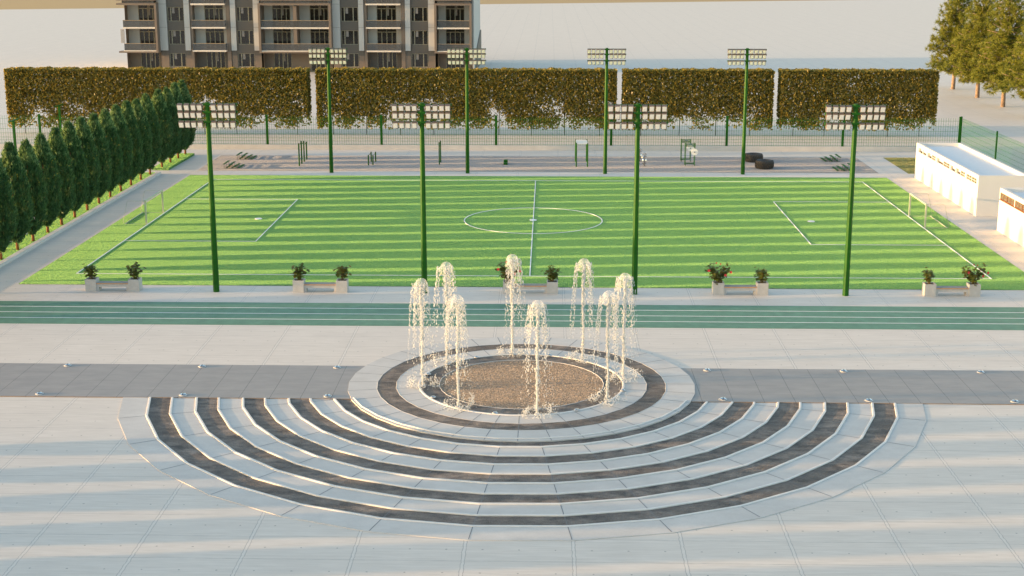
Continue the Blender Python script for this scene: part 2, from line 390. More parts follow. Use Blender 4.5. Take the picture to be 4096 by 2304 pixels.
def band(mb, ro, ri, z0, z1, jointmb=None):
    A, B = half_ring_poly(ro), half_ring_poly(ri)
    ka = {}
    def par(poly):   # parametrise by angle
        return [math.atan2(q[1]-CY, q[0]-CX) for q in poly]
    # vertices share angles, except ends; handle radial edges by pairing
    na, nb = par(A), par(B)
    ia = A[1:-1]; ib = B[1:-1]
    # pair equal-angle vertices
    pa = {round(x, 3): q for x, q in zip(na[1:-1], ia)}; pb = {round(x, 3): q for x, q in zip(nb[1:-1], ib)}
    common = sorted(set(pa) & set(pb))
    top = lambda q, z: (q[0], q[1], z)
    cells = []
    fa = [pa[c] for c in common]; fb = [pb[c] for c in common]
    for i in range(len(common)-1): cells.append([fa[i], fa[i+1], fb[i+1], fb[i]])
    la = [A[0]] + [pa[c] for c in sorted(pa) if c < common[0]] ; cells.append(la + [fa[0], fb[0]] + [pb[c] for c in sorted(pb, reverse=True) if c < common[0]] + [B[0]])
    cells.append([fa[-1]] + [pa[c] for c in sorted(pa) if c > common[-1]] + [A[-1], B[-1]] + [pb[c] for c in sorted(pb, reverse=True) if c > common[-1]] + [fb[-1]])
    for c in cells:
        cx_ = sum(q[0] for q in c)/len(c); cy_ = sum(q[1] for q in c)/len(c)
        n = len(c); mb.poly([top(q, z1) for q in c])
        for i in range(n):
            a, b = c[i], c[(i+1) % n]; mb.quad(top(a, z0), top(b, z0), top(b, z1), top(a, z1))
    if jointmb is not None:
        for q, w_ in zip(fa, fb):
            d = Vector((w_[0]-q[0], w_[1]-q[1], 0)).normalized()*.05; nrm = Vector((-d.y, d.x, 0)).normalized()*.013
            a = Vector((*q, z1+.0035)) + d; b = Vector((*w_, z1+.0035)) - d
            jointmb.quad(tuple(a-nrm), tuple(b-nrm), tuple(b+nrm), tuple(a+nrm))
RR = [13.72, 12.92, 12.04, 11.24, 10.37, 9.58, 8.73, 7.95, 7.09, 6.42]
steps = thing('stone_steps', (0,0,0), 'half-round sweep of light and dark stone rings with white kerbs below the fountain', 'steps')
b = MB(); j = MB(); band(b, 14.7, RR[0], -.02, .018, j)
def with_joints(b, j, name, mat, parent, **kw):
    n = len(b.f); k = len(b.v); b.v += j.v; b.f += [tuple(k+q for q in f) for f in j.f]
    return b.build(name, mat, parent, mat2=M['joint'], cut=n, **kw)
with_joints(b, j, 'outer_slab', M['light_slab'], steps, label='outermost pale slab ring without a kerb')
for i in range(len(RR)-1):
    b = MB(); j = MB(); band(b, RR[i], RR[i+1], -.03, .005, j)
    dk = i % 2 == 0
    with_joints(b, j, 'dark_tread' if dk else 'light_tread', M['dark_slab'] if dk else M['light_slab'], steps)
def kerb(mb, pts, w, z0, z1, cx=CX, cy=CY, closed=False):
    """rounded-top strip following the polyline"""
    n = len(pts); prof = [(-w/2, z0), (-w/2, z1-.012), (-w/2+.012, z1), (w/2-.012, z1), (w/2, z1-.012), (w/2, z0)]
    base = len(mb.v)
    for i, q in enumerate(pts):
        if closed: a, b_ = pts[i-1], pts[(i+1) % n]
        else: a, b_ = pts[max(0,i-1)], pts[min(n-1,i+1)]
        d0 = Vector((q[0]-a[0], q[1]-a[1])); d1 = Vector((b_[0]-q[0], b_[1]-q[1]))
        if d0.length < 1e-6: d0 = d1
        if d1.length < 1e-6: d1 = d0
        n0 = Vector((-d0.y, d0.x)).normalized(); n1 = Vector((-d1.y, d1.x)).normalized(); nn = (n0+n1).normalized(); sc = 1/max(.3, nn.dot(n0))
        for off, z in prof: mb.v.append((q[0]+nn.x*off*sc, q[1]+nn.y*off*sc, z))
    k = len(prof)
    for i in range(n if closed else n-1):
        i2 = (i+1) % n
        for t_ in range(k-1): mb.f.append((base+i*k+t_, base+i2*k+t_, base+i2*k+t_+1, base+i*k+t_+1))
    if not closed:
        mb.f.append(tuple(base+t_ for t_ in range(k))); mb.f.append(tuple(base+(n-1)*k+t_ for t_ in range(k))[::-1])
for r in RR[:-1]:
    b = MB(); kerb(b, half_ring_poly(r), .085, -.02, .043); b.build('kerb', M['nosing'], steps)

disc = thing('fountain_basin', (CX, CY-.1, 0), 'round stone fountain platform with light and dark rings around a gravel bed', 'fountain')
def full_ring(mb, ro, ri, z0, z1, n=36, ph=0., joint=None):
    for k in range(n):
        P4 = []
        for r, kk in ((ro, k), (ro, k+1), (ri, k+1), (ri, k)):
            a = ph + 2*math.pi*kk/n; P4.append((r*math.cos(a), r*math.sin(a)))
        t4 = [(q[0], q[1], z1) for q in P4]; b4 = [(q[0], q[1], z0) for q in P4]
        mb.poly(t4); mb.quad(b4[0], b4[1], t4[1], t4[0]); mb.quad(b4[2], b4[3], t4[3], t4[2])
        if joint is not None:
            a = ph + 2*math.pi*k/n; d = Vector((math.cos(a), math.sin(a), 0)); nn = Vector((-d.y, d.x, 0))*.012
            A = d*(ri+.01) + Vector((0,0,z1+.003)); B = d*(ro-.01) + Vector((0,0,z1+.003))
            joint.quad(tuple(A-nn), tuple(A+nn), tuple(B+nn), tuple(B-nn))
for nm, ro, ri, mt, z1 in (('outer_ring', 6.50, 5.42, 'light_slab', .048), ('dark_ring', 5.42, 4.70, 'dark_slab', .046), ('middle_ring', 4.70, 3.86, 'light_slab', .048), ('inner_dark_ring', 3.80, 3.09, 'dark_slab', .040)):
    b = MB(); j = MB(); full_ring(b, ro, ri, -.02, z1, joint=j); with_joints(b, j, nm, M[mt], disc)
for r, z1, w in ((5.42, .054, .035), (4.70, .054, .035), (3.09, .05, .035)):
    b = MB(); kerb(b, [(r*math.cos(2*math.pi*k/36), r*math.sin(2*math.pi*k/36)) for k in range(36)], w, 0, z1, closed=True); b.build('ring_edge', M['light_slab'], disc)
b = MB(); kerb(b, [(3.83*math.cos(2*math.pi*k/72), 3.83*math.sin(2*math.pi*k/72)) for k in range(72)], .085, -.02, .075, closed=True); b.build('white_rim', M['nosing'], disc)
b = MB()
pp = [q for q in half_ring_poly(6.42)]; pp = [(q[0]-CX-.03, q[1]-CY+.1+.04) for q in pp]; kerb(b, pp, .062, 0, .082); b.build('front_kerb', M['nosing'], disc)
b = MB(); b.poly([(3.08*math.cos(2*math.pi*k/72), 3.08*math.sin(2*math.pi*k/72), .034) for k in range(72)]); b.build('gravel_bed', M['gravel'], disc)

# ------------------------------------------------------------------ turf
rng = np.random.default_rng(7)
def blades(rects, dens, h, w, z):
    out = []
    for (x0, x1, y0, y1) in rects:
        n = int((x1-x0)*(y1-y0)*dens); px = rng.uniform(x0, x1, n); py = rng.uniform(y0, y1, n)
        a = rng.uniform(0, 2*np.pi, n); hh = h*rng.uniform(.6, 1.25, n); ww = w*rng.uniform(.7, 1.3, n)*.5
        lx = rng.normal(0, .45, n)*hh; ly = rng.normal(0, .45, n)*hh
        hh = hh*rng.choice([.6, .9, 1.5], n, p=[.4, .35, .25])
        V = np.zeros((n, 4, 3)); cx, cy = np.cos(a)*ww, np.sin(a)*ww
        V[:,0,0] = px-cx*.6; V[:,0,1] = py-cy*.6; V[:,1,0] = px+cx*.6; V[:,1,1] = py+cy*.6
        V[:,2,0] = px+lx+cx; V[:,2,1] = py+ly+cy; V[:,3,0] = px+lx-cx*.7; V[:,3,1] = py+ly-cy*.7
        V[:,0,2] = z; V[:,1,2] = z; V[:,2,2] = z+hh*.8; V[:,3,2] = z+hh; out.append(V)
    return np.concatenate(out)
GX0, GX1, GY0, GY1 = -25.8, 24.05, 66.87, 100.9
m = MB(); m.box(GX0, GX1, GY0, GY1, -.03, .03); m.build('football_pitch', M['grass_floor'], kind='structure')
tris('turf', blades([(GX0, GX1, GY0, GY1)], 22, .022, .030, .027), M['blade'], per=4, kind='stuff', label='bright green artificial turf of the football pitch', cat='grass')
# painted lines, raised strips
def line(x0, x1, y0, y1): m = MB(); m.box(x0, x1, y0, y1, .025, .052); m.build('pitch_line', M['white_paint'], kind='structure')
lw = .027
PX0, PX1, PY0, PY1 = -23.68, 21.93, 69.1, 98.9
line(PX0-lw, PX1+lw, PY0-.02, PY0+.02); line(PX0-lw, PX1+lw, PY1-.022, PY1+.022)
line(PX0-lw, PX0+lw, PY0+lw, PY1-lw); line(PX1-lw, PX1+lw, PY0+lw, PY1-lw); line(-.9-lw, -.9+lw, PY0+lw, PY1-lw)
line(PX0+lw, -16.26, 90.83, 90.87); line(PX0+lw, -16.26, 77.305, 77.345); line(-16.325, -16.275, 77.36, 90.81)
line(14.47, PX1-lw, 90.8, 90.84); line(14.47, PX1-lw, 77.205, 77.245); line(14.48, 14.53, 77.26, 90.78)
m = MB()
for k in range(32):
    pts4 = []
    for r, kk in ((4.175, k), (4.175, k+1), (4.12, k+1), (4.12, k)):
        a = 2*math.pi*kk/32 + R(5.6); pts4.append((-.9+r*math.cos(a), 84.05+r*math.sin(a)))
    t4 = [(q[0], q[1], .052) for q in pts4]; b4 = [(q[0], q[1], .02) for q in pts4]; m.poly(t4); m.quad(b4[0], b4[1], t4[1], t4[0]); m.quad(b4[2], b4[3], t4[3], t4[2])
m.build('centre_circle', M['white_paint'], kind='structure')
for x in (-17.49, -.9, 15.72):
    m = MB(); m.lathe([(0,.066),(.2,.066),(.22,.058),(.22,.02)], 24, (x, 84.05, 0)); m.build('pitch_spot', M['white_paint'], kind='structure')

# raised planters under the conifer row
def planter(y0, y1, label, kerbed=True):
    t = thing('grass_planter', (-28.1, y0, 0), label, 'planter', 'raised grass planters under the conifers')
    x0, x1 = -29.6, -28.05; L = y1-y0
    if kerbed: m = MB(); m.box(x0+28.1, -.25, .12, L-.12, .0, .135); m.build('turf_base', M['grass_floor'], t)
    else: m = MB(); m.box(-1.1, .15, 0, L, .0, .16); m.build('turf_base', M['grass_floor'], t)
    for xa, xb, hk in ((-.25, .05, .18), (x0+28.1-.2, x0+28.1, .16)):
        if kerbed: m = MB(); m.box(xa, xb, 0, L, 0, hk); m.build('kerb_wall', M['light_slab'], t, bevel=.01)
    V = blades([(x0+28.1, -.25, .02, L-.02) if kerbed else (-1.1, .15, 0, L)], 120, .05, .035, .13 if kerbed else .155); tris('turf_blades', V, M['blade'], t, per=4, kind='stuff')
    return t
planter(20, 58, 'long raised grass planter at the bottom left, out past the walkway')
planter(58.02, 101.45, 'long raised grass planter along the left side of the pitch')
planter(103.2, 111.0, 'short raised turf block beside the gym court', False)

# dry lawn patch behind the white hut
m = MB(); m.box(26.1, 32.8, 102.95, 111.1, -.03, .006); m.build('lawn_patch', M['dry_lawn'], kind='structure')
tris('dry_turf', blades([(26.1, 32.8, 102.95, 111.1)], 60, .03, .05, .006), M['dry_blade'], per=4, kind='stuff', label='patchy brown and green lawn behind the white huts', cat='grass')

# ================================================================== CONIFER ROW
ORD = ['first','second','third','fourth','fifth','sixth','seventh','eighth','ninth','tenth','eleventh','twelfth','thirteenth','fourteenth','fifteenth','sixteenth','seventeenth','eighteenth','nineteenth','twentieth']
prof_z = np.array([.4,.65,.95,1.25,1.65,2.2,2.8,3.4,4.0,4.45,4.9,5.3,5.55]); prof_r = np.array([.10,.30,.56,.70,.78,.84,.82,.75,.60,.45,.30,.16,.04])
def conifer_mesh(seed):
    rg = np.random.default_rng(seed); V = []
    wts = prof_r.copy(); zz = rg.choice(len(prof_z)-1, 1350, p=((wts[:-1]+.15)/ (wts[:-1]+.15).sum()))
    for i in zz:
        f = rg.random(); z = prof_z[i]*(1-f)+prof_z[i+1]*f; r = prof_r[i]*(1-f)+prof_r[i+1]*f
        th = rg.uniform(0, 2*np.pi); rr = r*(rg.uniform(.5, 1.0)**.5)
        c = np.array([rr*np.cos(th), rr*np.sin(th), z]); out = np.array([np.cos(th), np.sin(th), 0])
        up = rg.uniform(1.0, 2.2) + .5*max(0, z-4.6); d = out*rg.uniform(.5, 1.)+np.array([0,0,up])+rg.normal(0,.25,3); d /= np.linalg.norm(d)
        for q in range(14):
            dd = d+rg.normal(0,.24,3); dd /= np.linalg.norm(dd); L = rg.uniform(.12,.30); s = c+rg.normal(0,.045,3)
            side = np.cross(dd, rg.normal(0,1,3)); side /= np.linalg.norm(side)+1e-6; wd = rg.uniform(.016,.034)
            V.append([s, s+dd*L*.45+side*wd, s+dd*L, s+dd*L*.45-side*wd])
    T = []
    for q in range(230):
        a = rg.uniform(0, 6.283); f = rg.random()**.8; z = 4.2+1.0*f; r_ = np.interp(z, prof_z, prof_r)*rg.uniform(.6,1.1)+.03
        c = np.array([r_*np.cos(a), r_*np.sin(a), z]); d = np.array([np.cos(a)*.35, np.sin(a)*.35, 1.])+rg.normal(0,.2,3)
        for e in range(6):
            dd = d+rg.normal(0,.22,3); dd /= np.linalg.norm(dd); L = rg.uniform(.14,.28); s_ = c+rg.normal(0,.04,3); sd_ = np.cross(dd, rg.normal(0,1,3)); sd_ /= np.linalg.norm(sd_)+1e-6
            w_ = rg.uniform(.015,.03); T.append([s_, s_+dd*L*.4+sd_*w_, s_+dd*L, s_+dd*L*.4-sd_*w_])
    return np.array(V), np.array(T)
def make_conifer(seed):
    t = thing('conifer_tree', (0,0,0))
    V_, T_ = conifer_mesh(seed); tris('crown', V_, M['conifer'], t, per=4); tris('backlit_fringe', T_, M['backlit_tips'], t, per=4, kind='stuff')
    m = MB(); m.tube([(0,0,0),(.01,0,.5),(0,.01,1.5),(0,0,4.5)], [.085,.075,.06,.02], 8); m.build('trunk', M['bark'], t, smooth=True)
    m = MB(); rg = random.Random(seed)
    for k in range(16):
        z = rg.uniform(3.2,5.0); th = rg.uniform(0, 6.28); r = np.interp(z, prof_z, prof_r)*1.0
        for q in range(3): m.blob((r*math.cos(th)+rg.gauss(0,.03), r*math.sin(th)+rg.gauss(0,.03), z+rg.gauss(0,.04)), .032, .04)
    m.build('sunlit_spots', M['lit_spot'], t, smooth=True, kind='stuff')  # yellow blobs put sunlit spots into the crown colour
    return t
prot = [make_conifer(11), make_conifer(12), make_conifer(13)]
for q in prot: remember(q)
ys_vis = [71.87+2.375*k for k in range(13)] + [103.6, 106.0, 108.3, 110.5]
ys_front = [69.5, 67.1, 64.7, 62.35, 60.0] + [42.4-2.38*k for k in range(7)]
used = [0,0,0]
def place_conifer(i, y, label):
    k = i % 3
    o = prot[k] if not used[k] else copy_tree(prot[k]); used[k] = 1
    rg = random.Random(i*7+1); o.location = (-28.55, y, .13 if y != 103.6 else .13); o.rotation_euler.z = rg.uniform(0, 6.28)
    s = rg.uniform(.985, 1.015); o.scale = (s, s, s)
    tag(o, label, 'tree', 'conifers in the row left of the pitch')
for i, y in enumerate(ys_vis):
    if i < 13: lb = 'dark green column conifer, %s from the near end of the row beside the pitch' % ORD[i]
    else: lb = 'dark green column conifer, %s of four in the short planter beside the gym court' % ORD[i-13]
    place_conifer(i, y, lb)
for i, y in enumerate(ys_front):
    place_conifer(i+40, y, 'dark green column conifer left of the plaza, ' + (('%s below the pitch edge' % ORD[i]) if i < 5 else ('%s of those left of the round steps' % ORD[i-5])))

# ================================================================== HEDGES
def hedge(x0, x1, label, seed):
    rg = np.random.default_rng(seed); y0, y1, z0, z1 = 123.0, 124.9, .62, 5.70; x0 += .12; x1 -= .14
    t = thing('tall_hedge', ((x0+x1)/2, 124., 0), label, 'hedge', 'tall clipped autumn hedges behind the fence')
    L = x1-x0; n = int(L*3300); V = []
    side = rg.random(n); px = rg.uniform(x0, x1, n); py = rg.uniform(y0, y1, n); pz = rg.uniform(z0, z1, n)
    py = np.where(side < .36, y0+np.abs(rg.normal(0,.16,n)), py); pz = np.where((side >= .36) & (side < .5), z1+.04*np.sin(px*3.1+seed)+.03*np.sin(px*7.7)-np.abs(rg.normal(0,.10,n)), pz)
    e = (side >= .5) & (side < .54); px = np.where(e & (rg.random(n) < .5), x0+np.abs(rg.normal(0,.12,n)), np.where(e, x1-np.abs(rg.normal(0,.12,n)), px))
    py = np.where((side > .92), y1-np.abs(rg.normal(0,.15,n)), py)
    u = rg.random(n)
    for i in range(n):
        f = (pz[i]-z0)/(z1-z0)
        nv = noise.noise((px[i]*.55+seed, pz[i]*.55, 3.1)) + .5*noise.noise((px[i]*2.1, pz[i]*2.1, seed)) + .35*noise.noise((px[i]*5, py[i]*3, pz[i]*5))
        keep = min(1., .32 + 1.2*min(1., f*1.5)**1.1 + nv*1.25)
        edge = .12*noise.noise((px[i]*2, pz[i]*2, 7.7))
        if f < .08+edge: keep *= .45
        if u[i] > keep: continue
        a = rg.normal(0,1,3); a[1] *= .6; a /= np.linalg.norm(a); b_ = np.cross(a, rg.normal(0,1,3)); b_ /= np.linalg.norm(b_)+1e-6
        l = rg.uniform(.15,.29); w_ = l*rg.uniform(.25,.38); c = np.array([px[i], py[i], pz[i]])-np.array([(x0+x1)/2, 124., 0])
        V.append([c-a*l*.5, c+b_*w_, c+a*l*.5, c-b_*w_])
    tris('foliage', np.array(V), M['hedge'], t, per=4)
    k = max(2, int(L/2.6)); r2 = random.Random(seed)
    for i in range(k):
        m = MB(); x = -L/2+(i+.5)*L/k+r2.uniform(-.2,.2); m.tube([(x,0,0),(x+r2.uniform(-.05,.05),0,1.5),(x+r2.uniform(-.2,.2),0,4.6)], [.03,.035,.02], 5)
        for q in range(5):
            z = r2.uniform(1.2,4.); m.tube([(x,0,z),(x+r2.uniform(-1,1),r2.uniform(-.6,.6),z+r2.uniform(.4,1.2))], .015, 4)
        m.build('stem', M['hedge_stem'], t)
hedge(-47.35, -20.75, 'longest orange brown hedge at the left, behind the conifer row', 31)
hedge(-20.25, 5.95, 'dark brown leafy hedge below the right half of the apartment block', 32)
hedge(6.25, 19.4, 'shorter clipped hedge right of the thin gap, behind the third back floodlight', 33)
hedge(19.75, 33.4, 'rightmost clipped autumn hedge next to the pines', 34)

# ================================================================== PINES
def make_pine(seed):
    rg = np.random.default_rng(seed); t = thing('pine_tree', (0,0,0)); H = 12.5; m = MB(); V = []
    m.tube([(0,0,0),(.05,0,2),(0,.05,6),(.1,0,10),(.05,0,12.3)], [.24,.2,.15,.08,.02], 8)
    z = 1.9
    while z < 12.2:
        f = (z-1.9)/10.4; Rr = 3.7*(1-f)**.75*(.35+.65*min(1, (z-1.2)/1.6)); nb = 7 if f < .75 else 5; a0 = rg.uniform(0,6.28)
        for b_ in range(nb):
            a = a0+b_*2*math.pi/nb+rg.normal(0,.2); L = max(.5, Rr*rg.uniform(.7,1.08)); dz = rg.uniform(-.05,.35)*L+ (.3 if f>.5 else 0)
            p0 = np.array([0,0,z]); p1 = np.array([math.cos(a)*L*.55, math.sin(a)*L*.55, z+dz*.3]); p2 = np.array([math.cos(a)*L, math.sin(a)*L, z+dz])
            m.tube([p0,p1,p2], [.05,.035,.015], 4)
            k = max(5, int(L*5.5))
            for q in range(k):
                s = rg.uniform(.3,1.02); c = (1-s)*p0+s*p2 if s > .55 else (1-s)*p0+s*p1*1.2; c = c+rg.normal(0,.24,3)*np.array([1,1,.8])
                dd0 = np.array([math.cos(a), math.sin(a), .5])+rg.normal(0,.5,3); dd0 /= np.linalg.norm(dd0)
                for e in range(30):
                    d = dd0*.55+rg.normal(0,.55,3); d /= np.linalg.norm(d); l = rg.uniform(.34,.58); sd_ = np.cross(d, rg.normal(0,1,3)); sd_ /= np.linalg.norm(sd_)+1e-6
                    V.append([c-sd_*.028, c+sd_*.028, c+d*l])
        z += rg.uniform(.42,.6)
    m.build('trunk', M['pine_bark'], t, smooth=True); tris('crown', np.array(V), M['pine'], t); return t
pn = [make_pine(5), make_pine(6)]
for q in pn: remember(q)
for i, (x, y, lb) in enumerate(((46.7,166.6,'olive green pine, farthest of the pines at the top right'), (46.75,157.1,'olive green pine in the middle of the three visible trunks at the top right'),
        (46.7,147.9,'olive green pine with the nearest visible trunk, at the right edge'), (46.9,138.6,'olive green pine cut off by the right edge of the view'))):
    o = pn[i] if i < 2 else copy_tree(pn[i-2]); o.location = (x, y, 0); o.rotation_euler.z = [0.4, 1.9, 3.3, 5.0][i]; o.scale = (1,1,[1,.97,1.02,1][i])
    tag(o, lb, 'tree', 'pines at the top right')

# ================================================================== FENCES
def fence_panel(L, z0=0.):
    m = MB(); n = int(round(L/.19)); r = .0095
    zs = [(.0,0),(.05,0),(.27,.0),(.3,.028),(.33,0),(.84,0),(.87,.028),(.9,0),(1.56,0),(1.6,.028),(1.64,0),(2.02,0),(2.06,.028),(2.1,0),(2.3,-.02)]
    for i in range(n+1):
        x = i*L/n; m.tube([(x, -d, z) for z, d in zs], r, 3, cap=False)
    for z in (.05,.3,.53,.87,1.22,1.6,2.06): m.tube([(0,0,z),(L,0,z)], .010, 3, cap=False)
    return m
def fence_post(wx=.2):
    m = MB(); m.box(-wx/2, wx/2, -.035, .035, 0, 2.42); m.box(-wx*.22, wx*.22, -.06, -.034, 2.1, 2.24); m.box(-wx*.3, wx*.3, -.065, -.034, .05, .14); return m
def build_fence(name, ox, oy, rz, nseg, step, label, big_first=False):
    t = thing(name, (ox, oy, 0), label, 'fence', rz=rz)
    L = nseg*step; m = MB(); m.box(-.1, L+.1, -.02, .28, 0, .39); m.build('base_wall', M['light_slab'], t)
    pan = fence_panel(step).build('wire_panel', M['wire'], t); pan.location = (0, .06, .39)
    for i in range(1, nseg): o = pan.copy(); COL.objects.link(o); o.parent = t; o.location = (i*step, .06, .39)
    po = fence_post(.2).build('post', M['green_paint'], t); po.location = (0, .04, .39)
    for i in range(1, nseg+1): o = po.copy(); COL.objects.link(o); o.parent = t; o.location = (i*step, .04, .39)
    return t
build_fence('wire_fence', -50.7, 114.55, 0, 9, 9.29, 'long green wire mesh fence on a low wall along the back of the gym court')
build_fence('wire_fence', 33.0, 114.75, R(-90), 5, 9.29, 'green wire mesh fence running forward on the far right, behind the white hut')
# T posts
def t_post(x, y, h, label):
    t = thing('tee_post', (x, y, 0), label, 'post', 'green T-shaped posts behind the conifers')
    m = MB(); m.box(-.09,.09,-.06,.06,0,h-.08); m.build('post', M['green_paint'], t)
    m = MB(); m.box(-.075,.075,-.95,.95,h-.08,h); m.build('crossbar', M['green_paint'], t)
t_post(-41.8, 110.0, 2.86, 'nearer of two green T-shaped posts at the far left')
t_post(-41.75, 120.5, 2.9, 'farther green T-shaped post standing against the left hedge')

# ================================================================== FLOODLIGHTS
def floodlight_mast():
    t = thing('floodlight_mast', (0,0,0))
    m = MB()
    m.tube([(0,0,0),(0,0,9.0)], [.15,.105], 8, phase=R(22.5)); m.box(-.085,.085,-.085,.085,8.15,9.02)
    m.build('pole', M['green_paint'], t)
    for z in (8.97, 8.62, 8.17):
        m = MB(); m.box(-1.37,1.37,-.035,.035,z-.055,z+.0); m.box(-1.37,-1.34,-.035,.16,z-.12,z-.001); m.box(1.34,1.37,-.035,.16,z-.12,z-.001)
        m.box(-.17,.17,-.125,-.0,z-.1,z-.012) ; m.build('arm', M['green_paint'], t)
    lamp_m = lens_m = rim_m = None
    rot = Matrix.Rotation(R(24), 3, 'X')
    for row, z in enumerate((8.97, 8.62, 8.17)):
        xs = ([-1.26,-.945,-.63,-.34,.30,.62,.92,1.2], [-1.24,-.945,-.66,-.37,.33,.63,.92,1.2], [-1.22,-.93,-.64,-.34,.30,.6,.9,1.19])[row]
        for x in xs:
            if lamp_m is None:
                m = MB(); m.box(-.12,.12,-.02,.13,-.285,-.0, rot, (0,0,0)); m.box(-.05,.05,.06,.2,-.1,-.02, rot, (0,0,0)); m.box(.03,.11,-.045,-.018,-.302,-.282, rot, (0,0,0)); l = m.build('floodlight', M['lamp_body'], t)
                m = MB(); m.box(-.108,.108,-.034,-.0205,-.272,-.014, rot, (0,0,0)); rr = m.build('lens_rim', M['lens_rim'], l)
                m = MB(); m.box(-.092,.092,-.04,-.0345,-.256,-.030, rot, (0,0,0)); le = m.build('lens', M['lens'], l)
                lamp_m = (l, rr, le)
            else:
                l = lamp_m[0].copy(); COL.objects.link(l); l.parent = t
                for q in lamp_m[1:]: c = q.copy(); COL.objects.link(c); c.parent = l
            l.location = (x, -.17, z-.06)
    return t
fm = floodlight_mast(); remember(fm)
mast = [(-15.81,65.6,'leftmost of the four tall floodlight masts along the near side of the pitch'), (-5.86,65.6,'tall floodlight mast behind the left fountain jets, near side of the pitch'),
        (4.1,65.6,'tall floodlight mast just right of the fountain jets, near side of the pitch'), (14.05,65.6,'rightmost of the four tall floodlight masts along the near side of the pitch'),
        (-15.81,102.42,'back floodlight mast farthest left, beside the pull-up posts'), (-5.88,102.42,'back floodlight mast right of the high bar, second from the left'),
        (4.1,102.42,'back floodlight mast right of the grey ladder frame, third from the left'), (14.05,102.42,'back floodlight mast beside the two big tyres')]
for i, (x, y, lb) in enumerate(mast):
    o = fm if i == 0 else copy_tree(fm); o.location = (x, y, 0); tag(o, lb, 'floodlight mast', 'green floodlight masts around the pitch')

# ================================================================== PLANTER BENCHES
def make_bench():
    t = thing('planter_bench', (0,0,0))
    for sx in (-1, 1):
        x0 = sx*1.035-.265; m = MB()
        w = .055; m.box(x0, x0+.53, 0, w, 0, .58); m.box(x0, x0+.53, .53-w, .53, 0, .58); m.box(x0, x0+w, w, .53-w, 0, .58); m.box(x0+.53-w, x0+.53, w, .53-w, 0, .58); m.box(x0+w, x0+.53-w, w, .53-w, .02, .06)
        pl = m.build('planter', M['bench_conc'], t)
        m = MB(); m.box(x0+w, x0+.53-w, w, .53-w, .06, .52); m.build('soil', M['soil'], pl)
    m = MB(); m.box(-.768, .768, .05, .13, .215, .355); m.box(-.768, .768, .40, .48, .215, .355); m.box(-.765,-.66,.051,.479,0,.2149); m.box(.66,.765,.051,.479,0,.2149); m.build('beam', M['bench_conc'], t)
    m = MB(); n = 19
    for i in range(n): x = -.765+i*1.53/n; m.box(x+.008, x+1.53/n-.008, .035, .50, .3565, .40)
    m.build('slat_seat', M['slat'], t)
    m = MB(); m.box(-.767,.767,.02,.0345,.3566,.392); m.build('seat_edge', M['slat_edge'], t)
    return t
bm_ = make_bench(); remember(bm_)
bx_ = [-20.78, -10.83, -.82, 9.10, 19.03]
bl = ['concrete planter bench at the far left, left of the first mast','concrete planter bench between the two left masts','concrete planter bench behind the middle fountain jets','concrete planter bench between the two right masts','concrete planter bench at the far right corner of the pitch']
for i, x in enumerate(bx_):
    o = bm_ if i == 0 else copy_tree(bm_); o.location = (x, 65.5, 0); tag(o, bl[i], 'bench', 'planter benches along the near side of the pitch')
def shrub_parts(t, big, seed):
    rg = np.random.default_rng(seed); V = []; m = MB(); fl = MB()
    H = 1.0 if big else .84; Rd = .56 if big else .38; nb = 16 if big else 11
    for b_ in range(nb):
        a = rg.uniform(0,6.28); rr = Rd*rg.uniform(.25,1.); h = H*rg.uniform(.6,1.)*(1-.25*(rr/Rd)**2); p0 = Vector((rg.normal(0,.03), rg.normal(0,.03), 0)); p2 = Vector((rr*math.cos(a), rr*math.sin(a)*.8, h)); p1 = p0.lerp(p2,.5)+Vector((0,0,.08))
        m.tube([p0,p1,p2], [.012,.009,.005], 4)
        for q in range(15 if big else 11):
            s = rg.uniform(.28,1.03); c = np.array(((1-s)**2*p0+2*s*(1-s)*p1+s*s*p2))+rg.normal(0,.05,3)
            th = rg.uniform(0,6.28); d = np.array([math.cos(th), math.sin(th), -rg.uniform(-.1,1.2)]); d /= np.linalg.norm(d); sd_ = np.cross(d,[0,0,1]); sd_ /= np.linalg.norm(sd_); l = rg.uniform(.13,.21); w_ = l*.42
            V.append([c, c+d*l*.35+sd_*w_, c+d*l*.72+sd_*w_*.6, c+d*l, c+d*l*.72-sd_*w_*.6, c+d*l*.35-sd_*w_])
    m.build('stems', M['stem'], t); tris('leaves', np.array(V), M['shrub'], t, per=6)
    if big:
        for (x, z) in ((-.46,.62),(.27,.42),(-.12,.92),(.06,.88),(.5,.55)):
            fl = MB(); y = -.24 if z < .65 else -.08
            for k in range(6):
                a = k*1.047; c = Vector((x,y,z)); d = Vector((math.cos(a), -.35, math.sin(a))); e = Vector((-math.sin(a),0,math.cos(a)))
                l = .07 if z < .65 else .04; fl.quad(c, c+d*l*.6+e*l*.4, c+d*l, c+d*l*.6-e*l*.4)
            fl.build('flower', M['petal'], t)
sm = thing('potted_shrub',(0,0,0)); shrub_parts(sm, False, 3); sm2 = thing('potted_shrub',(0,0,0)); shrub_parts(sm2, False, 9); bg_ = thing('flowering_shrub',(0,0,0)); shrub_parts(bg_, True, 4)
for q in (sm, sm2, bg_): remember(q)
us = {}
bn = ['far left bench','bench between the two left masts','middle bench behind the jets','bench between the two right masts','far right bench']
